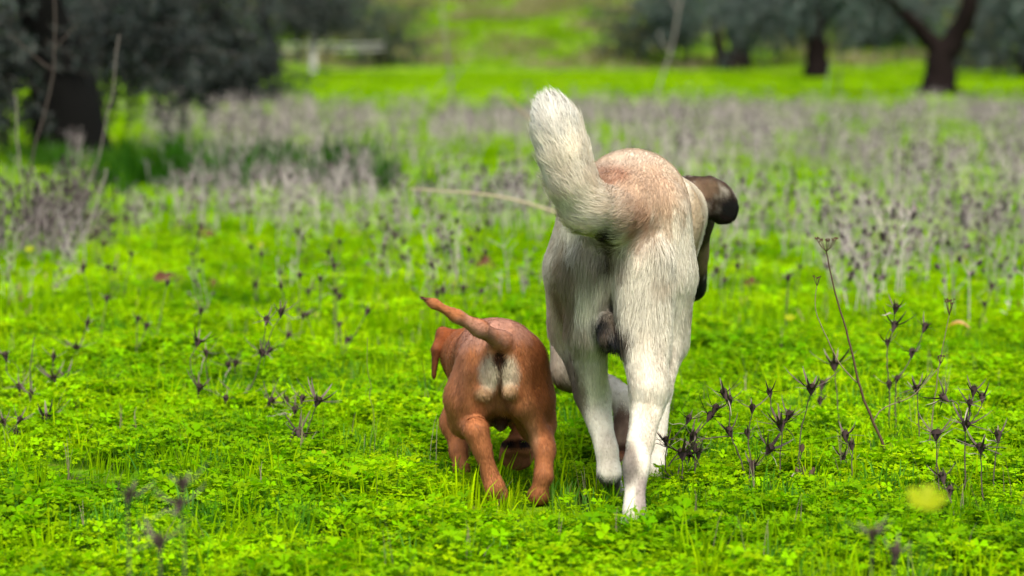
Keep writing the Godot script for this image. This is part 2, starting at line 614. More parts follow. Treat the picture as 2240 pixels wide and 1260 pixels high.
func thistle(spec: Array) -> void:
	var o := base("dry_thistle", Vector3(spec[0], land(spec[0], spec[1]), spec[1]), spec[3], "thistle", "dry thistles in the meadow")
	var g := Geo.new()
	var heads := []
	for si in spec[2].size():
		var s: Array = spec[2][si]
		var pts := [Vector3(rng.randf_range(-0.004, 0.004), -0.01, 0.0)] if si == 0 or s.size() <= 3 else []
		for k in range(0, s.size(), 3):
			var p := Vector3(s[k], s[k + 1], rng.randf_range(-0.012, 0.012) if s[k + 2] > 0 else 0.0)
			var before: Vector3 = pts[-1] if pts else p + Vector3.DOWN
			pts.append(p)
			if s[k + 2] > 0:
				heads.append([p, s[k + 2], (p - before).normalized()])
				# long dead leaves spread from under a head
				if s[k + 2] == 2 or rng.randf() < 0.4:
					for b in rng.randi_range(1, 3):
						var a := rng.randf() * TAU
						var d := Vector3(cos(a), 0, sin(a) * 0.6)
						var ln := rng.randf_range(0.035, 0.075)
						var q := p - Vector3(0, 0.006, 0)
						var sag := rng.randf_range(-0.9, 0.35)
						g.blade([q, q + d * ln * 0.35 + Vector3(0, ln * 0.12, 0), q + d * ln * 0.75 + Vector3(0, ln * 0.3 * sag, 0), q + d * ln + Vector3(0, ln * sag, 0)], [0.0012, 0.0016, 0.0012, 0.0003], Vector3(-d.z, 0.4, d.x), Color(0.16, 0.13, 0.11), Color(0.30, 0.27, 0.23))
		if pts.size() > 1:
			var path := bent(pts, pts.size() * 4, 0.0012)
			g.tube(path, taper(path.size(), 0.0019 if si == 0 else 0.0013, 0.0010), 5, Color(0.085, 0.065, 0.055))
	part("stem", g.mesh(M.dry), o)
	for h in heads:
		var up: Vector3 = (h[2] + Vector3(rng.randf_range(-0.3, 0.3), 0.6, rng.randf_range(-0.3, 0.3))).normalized()
		var x := up.cross(Vector3(sin(rng.randf() * TAU), 0.1, cos(rng.randf() * TAU))).normalized()
		var b := Basis(x, up, x.cross(up)).scaled(Vector3.ONE * rng.randf_range(0.85, 1.15))
		if h[1] == 3:
			part("bud", M.bud, o, Transform3D(b, h[0]))
		else:
			var large: bool = h[1] == 2
			if not spec[3].begins_with("small dry thistle"):
				var hd := part("seed_head", M.bare_heads[1 if large else 0], o, Transform3D(b, h[0]))
				var many := rng.randi_range(9, 12) if large else rng.randi_range(6, 8)
				for k in many:
					var a := TAU * k / many + rng.randf_range(-0.35, 0.35)
					part("spine", M.spines[rng.randi() % M.spines.size()], hd, Transform3D(Basis(Vector3.UP, -a).scaled(Vector3.ONE * (1.15 if large else 0.85)), Vector3(cos(a), 0, sin(a)) * (0.0065 if large else 0.005) + Vector3(0, 0.010, 0)))
			else:
				part("seed_head", M.heads[(rng.randi() % 3) + (3 if large else 0)], o, Transform3D(b, h[0]))


func stalk(called: String, at: Vector3, runs: Array, r0: float, r1: float, col: Color, label: String, category := "stalk") -> void:
	# runs: paths in metres from the foot; the first is the main stalk
	var o := base(called, Vector3(at.x, land(at.x, at.z), at.z), label, category, "dry stalks in the meadow")
	for k in runs.size():
		var g := Geo.new()
		var path := bent(runs[k], 12, 0.006)
		var f := 1.0 if k == 0 else 0.6
		g.tube(path, taper(path.size(), r0 * f, r1 * f), 6, col)
		part("stem" if k == 0 else "side_branch", g.mesh(M.dry), o)


func umbel(at: Vector3) -> void:
	var o := base("umbel_stalk", Vector3(at.x, 0, at.z), "tall thin leaning brown stalk with an open dry umbel at its tip", "dry plant")
	var g := Geo.new()
	var col := Color(0.075, 0.048, 0.035)
	var main := bent([Vector3(0, 0, 0), Vector3(0.005, 0.05, 0), Vector3(-0.022, 0.115, 0.0), Vector3(-0.05, 0.185, 0.005), Vector3(-0.078, 0.30, 0.0), Vector3(-0.115, 0.43, -0.004), Vector3(-0.128, 0.49, 0)], 26, 0.0012)
	g.tube(main, taper(main.size(), 0.0036, 0.0013), 6, col)
	part("stem", g.mesh(M.dry), o)
	var sides := [[Vector3(-0.022, 0.115, 0), Vector3(0.0, 0.145, 0), Vector3(0.06, 0.17, 0.0), Vector3(0.105, 0.215, 0.0), Vector3(0.125, 0.243, 0)], [Vector3(-0.055, 0.20, 0), Vector3(-0.09, 0.235, 0), Vector3(-0.12, 0.29, 0), Vector3(-0.15, 0.36, 0), Vector3(-0.148, 0.415, 0.0)], [Vector3(0.11, 0.06, -0.05), Vector3(0.12, 0.16, -0.05), Vector3(0.135, 0.27, -0.05), Vector3(0.15, 0.345, -0.05)]]
	for s in sides:
		var gs := Geo.new()
		var p := bent(s, 14, 0.001)
		gs.tube(p, taper(p.size(), 0.0017, 0.0009), 5, Color(0.16, 0.13, 0.08))
		part("side_branch", gs.mesh(M.dry), o)
	var tips := [[main[-1], 1.0, 14, 0.9], [sides[0][-1], 0.55, 8, 0.5], [sides[1][-1], 0.6, 8, 0.4], [sides[2][-1], 0.95, 12, 0.28], [Vector3(0.035, 0.155, 0.0), 0.4, 6, 0.5]]
	for t in tips:
		var gu := Geo.new()
		for k in t[2]:
			var a: float = TAU * k / t[2] + rng.randf_range(-0.2, 0.2)
			var d := Vector3(cos(a) * t[3], 0.8, sin(a) * t[3]).normalized()
			var ln: float = 0.026 * t[1] * rng.randf_range(0.8, 1.15)
			var e := d * ln + Vector3(0, ln * 0.25, 0)
			gu.tube([Vector3.ZERO, d * ln * 0.5, e], [0.0008, 0.0006, 0.0005], 3, col)
			for q in 4:
				var b: Vector3 = Vector3(rng.randf_range(-1, 1), rng.randf_range(0.2, 1.2), rng.randf_range(-1, 1)).normalized() * 0.006 * t[1]
				gu.tube([e, e + b], [0.0004, 0.0010], 3, Color(0.09, 0.04, 0.035))
		part("umbel", gu.mesh(M.dry), o, Transform3D(Basis(), t[0]))


func broad_leaf(ln: float, wide: float, arch: float, col: Color) -> ArrayMesh:
	var g := Geo.new()
	var path := []
	var w := []
	for k in 9:
		var t := k / 8.0
		path.append(Vector3(0, ln * (0.75 * t - arch * t * t), ln * t * 0.8))
		w.append(wide * (0.12 + 0.88 * pow(sin(PI * clampf(t * 0.86 + 0.10, 0, 1)), 1.3)) if k < 8 else 0.001)
	g.blade(path, w, Vector3.RIGHT, col)
	return g.mesh(M.leaf)


# ---------------------------------------------------------------- the two dogs, in metres from the ground below each
const BIG := [
	[0.015,0.517,-0.45,0.122,0.005,0.577,-0.18,0.114,0.0096,0], [0.005,0.577,-0.18,0.114,-0.008,0.616,0.04,0.112,0.0108,0],
	[-0.008,0.616,0.04,0.112,-0.04,0.609,0.16,0.088,0.012,0], [0.018,0.423,-0.43,0.098,0.001,0.462,-0.15,0.095,0.012,0],
	[0.001,0.462,-0.15,0.09,-0.016,0.486,0.02,0.07,0.012,0], [-0.075,0.604,0.11,0.082,-0.106,0.492,0.1,0.078,0.0132,1],
	[0.024,0.604,0.11,0.084,0.037,0.484,0.11,0.08,0.0132,1], [-0.106,0.492,0.1,0.078,-0.117,0.363,-0.03,0.06,0.0156,1],
	[0.037,0.484,0.11,0.08,0.037,0.358,0.1,0.068,0.0192,1], [-0.087,0.525,0.16,0.052,-0.099,0.374,0.12,0.044,0.042,2],
	[0.008,0.526,0.18,0.057,0.01,0.364,0.2,0.05,0.055,2], [-0.117,0.363,-0.03,0.0499,-0.086,0.232,0.02,0.0344,0.0108,3],
	[-0.099,0.374,0.12,0.0378,-0.087,0.237,0.06,0.031,0.0144,3], [-0.087,0.234,0.04,0.0344,-0.059,0.125,0.1,0.0202,0.0072,3],
	[-0.059,0.125,0.1,0.0202,-0.054,0.08,0.11,0.0224,0.006,3], [-0.054,0.08,0.11,0.0206,-0.044,0.024,0,0.0189,0.0048,3],
	[-0.044,0.026,0,0.0206,-0.039,0.026,-0.07,0.0206,0.0036,3], [0.04,0.358,0.1,0.0568,0.026,0.264,0.2,0.0396,0.0156,3],
	[0.01,0.364,0.2,0.0413,0.018,0.271,0.26,0.0361,0.018,3], [0.022,0.268,0.23,0.0387,-0,0.176,0.32,0.0232,0.0084,3],
	[-0,0.176,0.32,0.0232,-0.011,0.131,0.35,0.0241,0.006,3], [-0.011,0.131,0.35,0.0224,-0.015,0.046,0.38,0.0193,0.0048,3],
	[-0.015,0.046,0.38,0.0193,-0.012,0.026,0.37,0.0206,0.0042,3], [-0.021,0.018,0.355,0.0138,-0.029,0.015,0.3,0.0112,0.003,3],
	[-0.015,0.018,0.355,0.0138,-0.016,0.017,0.3,0.0125,0.003,3], [-0.008,0.018,0.355,0.0138,-0.002,0.017,0.3,0.0125,0.003,3],
	[-0.002,0.018,0.355,0.0138,0.011,0.015,0.3,0.0112,0.003,3], [0.064,0.435,-0.46,0.068,0.074,0.311,-0.48,0.05,0.0108,0],
	[0.074,0.311,-0.48,0.043,0.07,0.189,-0.4,0.0292,0.0084,3], [0.07,0.189,-0.4,0.0292,0.059,0.064,-0.32,0.0232,0.006,3],
	[0.059,0.064,-0.32,0.0232,0.051,0.028,-0.25,0.0224,0.0048,3], [0.051,0.028,-0.25,0.0224,0.054,0.028,-0.31,0.0224,0.0036,3],
	[-0.044,0.425,-0.46,0.07,-0.115,0.321,-0.44,0.052,0.012,0], [-0.115,0.321,-0.44,0.048,-0.123,0.229,-0.4,0.044,0.0132,0],
	[-0.123,0.224,-0.4,0.0361,-0.041,0.19,-0.37,0.0275,0.0108,3], [-0.041,0.19,-0.37,0.0275,-0.006,0.173,-0.35,0.0241,0.0096,3],
	[-0.006,0.173,-0.35,0.0241,-0.009,0.104,-0.32,0.0206,0.006,3], [-0.009,0.104,-0.32,0.0224,-0.01,0.075,-0.31,0.0241,0.0036,3],
	[-0.023,0.077,-0.3,0.012,-0.031,0.053,-0.29,0.0095,0.0024,3], [-0.015,0.077,-0.3,0.012,-0.018,0.053,-0.29,0.0108,0.0024,3],
	[-0.007,0.077,-0.3,0.012,-0.004,0.053,-0.29,0.0108,0.0024,3], [0.001,0.077,-0.3,0.012,0.009,0.053,-0.29,0.0095,0.0024,3],
	[-0.058,0.391,0.18,0.02,-0.059,0.362,0.2,0.024,0.004,4], [0.128,0.554,-0.78,0.075,0.058,0.554,-0.5,0.115,0.0132,0],
	[0.12,0.504,-0.78,0.07,0.054,0.471,-0.52,0.1,0.0132,0], [-0.006,0.64,0.07,0.045,-0.018,0.623,0.16,0.05,0.02,5],
	[-0.018,0.623,0.16,0.05,-0.058,0.614,0.24,0.05,0.028,5], [-0.058,0.614,0.24,0.05,-0.105,0.632,0.3,0.047,0.036,5],
	[-0.105,0.632,0.3,0.047,-0.133,0.678,0.325,0.044,0.036,5], [-0.133,0.678,0.325,0.044,-0.149,0.731,0.33,0.044,0.034,5],
	[-0.149,0.731,0.33,0.044,-0.163,0.781,0.325,0.044,0.034,5], [-0.163,0.781,0.325,0.044,-0.172,0.811,0.32,0.034,0.034,5]]
const BIG_HEAD := [
	[0.145,0.541,-0.86,0.078,0.127,0.563,-0.76,0.072,0.008,6], [0.161,0.454,-0.94,0.055,0.145,0.53,-0.86,0.072,0.006,6],
	[0.181,0.354,-1.05,0.036,0.165,0.442,-0.96,0.05,0.004,6], [0.191,0.351,-1.03,0.022,0.179,0.421,-0.95,0.03,0.004,6],
	[0.163,0.51,-0.84,0.045,0.148,0.553,-0.8,0.05,0.008,6], [0.185,0.438,-0.94,0.012,0.18,0.455,-0.93,0.014,0.003,6],
	[0.157,0.62,-0.78,0.016,0.205,0.623,-0.75,0.0115,0.006,7], [0.205,0.623,-0.75,0.0115,0.234,0.613,-0.76,0.0105,0.006,7],
	[0.159,0.612,-0.78,0.016,0.205,0.612,-0.75,0.0115,0.006,7], [0.205,0.612,-0.75,0.0115,0.249,0.6,-0.76,0.0105,0.006,7],
	[0.161,0.604,-0.78,0.016,0.205,0.601,-0.75,0.0115,0.006,7], [0.205,0.601,-0.75,0.0115,0.258,0.582,-0.76,0.0105,0.006,7],
	[0.163,0.596,-0.78,0.016,0.205,0.59,-0.75,0.0115,0.006,7], [0.205,0.59,-0.75,0.0115,0.262,0.563,-0.76,0.0105,0.006,7],
	[0.166,0.588,-0.78,0.016,0.205,0.579,-0.75,0.0115,0.006,7], [0.205,0.579,-0.75,0.0115,0.257,0.547,-0.76,0.0105,0.006,7],
	[0.168,0.58,-0.78,0.016,0.205,0.568,-0.75,0.0115,0.006,7], [0.205,0.568,-0.75,0.0115,0.246,0.537,-0.76,0.0105,0.006,7],
	[0.17,0.571,-0.78,0.016,0.205,0.557,-0.75,0.0115,0.006,7], [0.205,0.557,-0.75,0.0115,0.228,0.535,-0.76,0.0105,0.006,7],
	[0.089,0.594,-0.78,0.02,0.061,0.578,-0.78,0.0125,0.006,7], [0.061,0.578,-0.78,0.0125,0.044,0.523,-0.8,0.0125,0.006,7],
	[0.089,0.594,-0.78,0.02,0.071,0.573,-0.77,0.0125,0.006,7], [0.071,0.573,-0.77,0.0125,0.062,0.513,-0.79,0.0125,0.006,7]]
const BIG_COAT := [
	[-0.002,0.664,-0.05,0.22,0.105,0.6,0.8,0.401,0.295,0.208], [0.002,0.653,0.18,0.085,0.09,0.16,0.5,0.331,0.186,0.113],
	[-0.002,0.591,0.2,0.03,0.06,0.12,0.5,0.243,0.105,0.055], [-0.061,0.69,0.18,0.05,0.025,0.2,0.7,0.225,0.098,0.057],
	[-0.04,0.718,0.1,0.12,0.02,0.2,0.5,0.426,0.346,0.282], [0.143,0.449,-0.3,0.07,0.25,0.5,0.8,0.377,0.282,0.176],
	[-0.161,0.466,-0.1,0.05,0.22,0.35,0.5,0.309,0.225,0.161], [-0.146,0.452,0.16,0.032,0.12,0.14,0.85,0.121,0.081,0.047],
	[-0.121,0.36,0.16,0.03,0.06,0.12,0.6,0.147,0.105,0.071], [-0.103,0.528,0.2,0.035,0.075,0.08,0.7,0.113,0.081,0.052],
	[-0.124,0.244,0.04,0.034,0.11,0.12,0.85,0.101,0.066,0.045], [-0.156,0.229,-0.4,0.05,0.08,0.12,0.6,0.243,0.186,0.134],
	[-0.131,0.189,-0.4,0.05,0.03,0.12,0.6,0.121,0.091,0.066], [-0.053,0.049,0.07,0.06,0.038,0.12,0.9,0.031,0.025,0.024],
	[-0.057,0.121,0.1,0.022,0.05,0.08,0.5,0.243,0.202,0.171], [0.014,0.207,0.32,0.02,0.06,0.08,0.45,0.275,0.219,0.171],
	[-0.027,0.138,0.37,0.026,0.05,0.07,0.85,0.078,0.060,0.055], [0.003,0.075,0.39,0.02,0.055,0.06,0.7,0.129,0.087,0.101],
	[-0.061,0.549,0.24,0.022,0.06,0.14,1,0.007,0.004,0.004], [-0.082,0.529,0.22,0.02,0.045,0.05,0.6,0.243,0.191,0.166],
	[-0.039,0.529,0.22,0.02,0.045,0.05,0.6,0.275,0.214,0.171], [0.038,0.492,0.2,0.03,0.03,0.05,0.35,0.288,0.171,0.091],
	[-0.059,0.376,0.21,0.05,0.06,0.1,1,0.007,0.007,0.008], [-0.049,0.435,0.18,0.03,0.06,0.08,0.55,0.171,0.134,0.098],
	[-0.097,0.653,0.48,0.05,0.035,0.1,0.5,0.369,0.275,0.171], [-0.138,0.662,0.48,0.03,0.03,0.1,0.45,0.346,0.249,0.147],
	[-0.011,0.102,-0.3,0.05,0.075,0.1,0.95,0.091,0.050,0.032], [-0.012,0.071,-0.27,0.04,0.016,0.05,0.9,0.027,0.011,0.007],
	[0.002,0.134,-0.32,0.03,0.02,0.06,0.6,0.060,0.034,0.025], [-0.019,0.056,-0.27,0.02,0.012,0.04,0.8,0.243,0.091,0.055],
	[-0.009,-0.001,0.34,0.06,0.03,0.1,0.9,0.470,0.461,0.434], [-0.177,0.83,0.35,0.08,0.09,0.12,0.8,0.516,0.516,0.497]]
const BIG_HEAD_COAT := [
	[0.135,0.509,-0.86,0.3,0.3,0.4,1,0.031,0.019,0.013], [0.141,0.577,-0.8,0.05,0.03,0.1,0.6,0.243,0.171,0.113],
	[0.19,0.608,-0.74,0.05,0.026,0.08,0.85,0.134,0.087,0.057], [0.25,0.55,-0.75,0.05,0.05,0.1,0.95,0.005,0.004,0.004],
	[0.212,0.537,-0.75,0.05,0.015,0.05,0.7,0.012,0.009,0.008], [0.173,0.555,-0.8,0.035,0.035,0.12,0.95,0.006,0.004,0.004],
	[0.206,0.351,-1.03,0.05,0.045,0.15,1,0.007,0.008,0.010], [0.205,0.442,-0.95,0.035,0.05,0.1,0.85,0.166,0.113,0.066]]
const PUP := [
	[-0.034,0.246,-0.24,0.0834,-0.016,0.285,-0.06,0.0776,0.0114,0], [-0.016,0.285,-0.06,0.0776,0.001,0.302,0.06,0.0757,0.0114,0],
	[-0.031,0.181,-0.22,0.064,-0.015,0.21,-0.05,0.0582,0.0114,0], [-0.015,0.21,-0.05,0.0582,-0.004,0.221,0.05,0.0485,0.0114,0],
	[-0.037,0.291,0.06,0.0515,-0.063,0.213,0.05,0.0515,0.0114,1], [0.043,0.291,0.06,0.0552,0.06,0.213,0.05,0.0497,0.0114,1],
	[-0.032,0.267,0.1,0.035,-0.042,0.21,0.1,0.0294,0.0114,1], [0.032,0.267,0.1,0.035,0.043,0.21,0.1,0.0294,0.0114,1],
	[-0.063,0.213,0.05,0.0478,-0.069,0.166,0.02,0.0405,0.0114,1], [-0.069,0.166,0.02,0.0313,-0.049,0.157,0.14,0.0224,0.0095,3],
	[-0.049,0.16,0.15,0.0231,-0.038,0.123,0.15,0.0163,0.0095,3], [-0.038,0.123,0.15,0.0163,-0.013,0.043,0.15,0.0173,0.0095,3],
	[-0.013,0.043,0.15,0.017,-0.006,0.028,0.14,0.0177,0.0076,3], [-0.016,0.018,0.13,0.0082,-0.02,0.012,0.11,0.0068,0.0057,3],
	[-0.01,0.018,0.13,0.0082,-0.01,0.013,0.11,0.0078,0.0057,3], [-0.003,0.018,0.13,0.0082,0.001,0.013,0.11,0.0078,0.0057,3],
	[0.003,0.018,0.13,0.0082,0.011,0.012,0.11,0.0068,0.0057,3], [0.06,0.213,0.05,0.0478,0.075,0.157,0.02,0.0405,0.0114,1],
	[0.075,0.157,0.02,0.0286,0.091,0.111,0.1,0.019,0.0095,3], [0.052,0.21,0.1,0.0231,0.083,0.132,0.08,0.019,0.0095,3],
	[0.091,0.111,0.1,0.019,0.089,0.062,0.12,0.0156,0.0095,3], [0.089,0.062,0.12,0.0156,0.078,0.024,0.12,0.015,0.0095,3],
	[0.071,0.016,0.11,0.0095,0.063,0.012,0.065,0.0068,0.0057,3], [0.076,0.016,0.11,0.0095,0.073,0.013,0.065,0.0078,0.0057,3],
	[0.081,0.016,0.11,0.0095,0.085,0.013,0.065,0.0078,0.0057,3], [0.087,0.016,0.11,0.0095,0.095,0.012,0.065,0.0068,0.0057,3],
	[-0.066,0.184,-0.26,0.0436,-0.1,0.12,-0.25,0.033,0.0114,0], [-0.1,0.12,-0.25,0.0224,-0.091,0.064,-0.22,0.0177,0.0095,3],
	[-0.091,0.064,-0.22,0.0177,-0.083,0.024,-0.2,0.015,0.0095,3], [-0.083,0.026,-0.2,0.0163,-0.084,0.025,-0.25,0.0156,0.0076,3],
	[0.009,0.184,-0.26,0.0436,0.044,0.127,-0.27,0.031,0.0114,0], [0.044,0.137,-0.27,0.0204,0.044,0.098,-0.17,0.0177,0.0095,3],
	[0.044,0.098,-0.17,0.0231,0.034,0.074,-0.12,0.0313,0.0076,3], [0.017,0.077,-0.11,0.0136,0.01,0.065,-0.1,0.0112,0.0057,3],
	[0.028,0.077,-0.11,0.0136,0.025,0.056,-0.1,0.0129,0.0057,3], [0.039,0.077,-0.11,0.0136,0.042,0.056,-0.1,0.0129,0.0057,3],
	[0.049,0.077,-0.11,0.0136,0.056,0.064,-0.1,0.0112,0.0057,3], [0.011,0.092,-0.085,0.0102,0.011,0.085,-0.08,0.0102,0.0038,8],
	[0.026,0.102,-0.085,0.0102,0.026,0.095,-0.08,0.0102,0.0038,8], [0.041,0.102,-0.085,0.0102,0.041,0.095,-0.08,0.0102,0.0038,8],
	[0.056,0.092,-0.085,0.0102,0.056,0.085,-0.08,0.0102,0.0038,8], [-0.008,0.177,0.03,0.0175,0.001,0.158,0.05,0.0136,0.0057,4],
	[-0.037,0.232,0.135,0.0126,-0.03,0.23,0.138,0.0107,0.0095,9], [0.021,0.237,0.135,0.0126,0.015,0.234,0.138,0.0107,0.0095,9],
	[0.014,0.318,0.01,0.018,0.002,0.34,0.13,0.0171,0.0077,5], [0.002,0.34,0.13,0.0171,-0.041,0.373,0.2,0.0147,0.0077,5],
	[-0.041,0.373,0.2,0.0147,-0.086,0.401,0.23,0.0105,0.0077,5], [-0.086,0.401,0.23,0.0105,-0.131,0.428,0.25,0.0069,0.0077,5],
	[-0.131,0.428,0.25,0.0069,-0.156,0.442,0.26,0.0039,0.0077,5], [-0.08,0.253,-0.4,0.0563,-0.046,0.257,-0.28,0.0727,0.0114,0]]
const PUP_HEAD := [
	[-0.077,0.231,-0.46,0.0563,-0.078,0.253,-0.4,0.0543,0.0076,6], [-0.08,0.161,-0.52,0.0291,-0.077,0.219,-0.47,0.0427,0.0057,6],
	[-0.098,0.289,-0.42,0.0155,-0.131,0.301,-0.4,0.0112,0.0076,7], [-0.131,0.301,-0.4,0.0112,-0.144,0.27,-0.385,0.0078,0.0076,7],
	[-0.146,0.265,-0.385,0.0087,-0.15,0.205,-0.385,0.0063,0.0076,7], [-0.046,0.28,-0.43,0.0155,-0.019,0.276,-0.42,0.0097,0.0076,7],
	[-0.019,0.276,-0.42,0.0097,-0.013,0.226,-0.41,0.0078,0.0076,7]]
const PUP_COAT_SHEEN := [
	[-0.033,0.365,0,0.14,0.055,0.3,0.75,0.401,0.231,0.186], [-0.081,0.274,0,0.03,0.1,0.15,0.5,0.309,0.138,0.091],  # first patch: pinkish sky sheen along the back, painted into the coat colour
	[0.085,0.254,0.07,0.04,0.12,0.1,0.5,0.231,0.060,0.014], [-0.022,0.275,0.13,0.026,0.044,0.06,0.97,0.461,0.393,0.302],
	[0.017,0.275,0.13,0.026,0.044,0.06,0.97,0.443,0.369,0.275], [-0.002,0.304,0.14,0.018,0.02,0.08,1,0.017,0.007,0.006],
	[-0.001,0.261,0.14,0.005,0.045,0.08,0.8,0.050,0.022,0.017], [-0.034,0.232,0.135,0.02,0.018,0.04,0.8,0.346,0.225,0.125],
	[0.019,0.237,0.135,0.02,0.018,0.04,0.8,0.346,0.225,0.125], [0.001,0.213,0.12,0.03,0.03,0.06,0.5,0.243,0.129,0.066],
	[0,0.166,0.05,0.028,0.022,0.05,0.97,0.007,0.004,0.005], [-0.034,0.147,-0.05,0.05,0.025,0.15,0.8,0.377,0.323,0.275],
	[0.066,0.132,0.08,0.018,0.06,0.06,0.6,0.346,0.197,0.113], [0.052,0.191,0.1,0.03,0.05,0.05,0.5,0.309,0.147,0.068],
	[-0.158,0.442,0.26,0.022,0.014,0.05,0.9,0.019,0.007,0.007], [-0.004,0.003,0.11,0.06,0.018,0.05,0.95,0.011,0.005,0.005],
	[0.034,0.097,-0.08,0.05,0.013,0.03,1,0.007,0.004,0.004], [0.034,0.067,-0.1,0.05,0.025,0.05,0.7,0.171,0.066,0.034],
	[0.08,0.014,0.12,0.04,0.02,0.05,0.4,0.171,0.050,0.025]]
const PUP_HEAD_COAT := [
	[-0.099,0.256,-0.42,0.2,0.2,0.3,0.9,0.171,0.047,0.017], [-0.151,0.23,-0.38,0.02,0.05,0.03,0.7,0.091,0.034,0.015]]

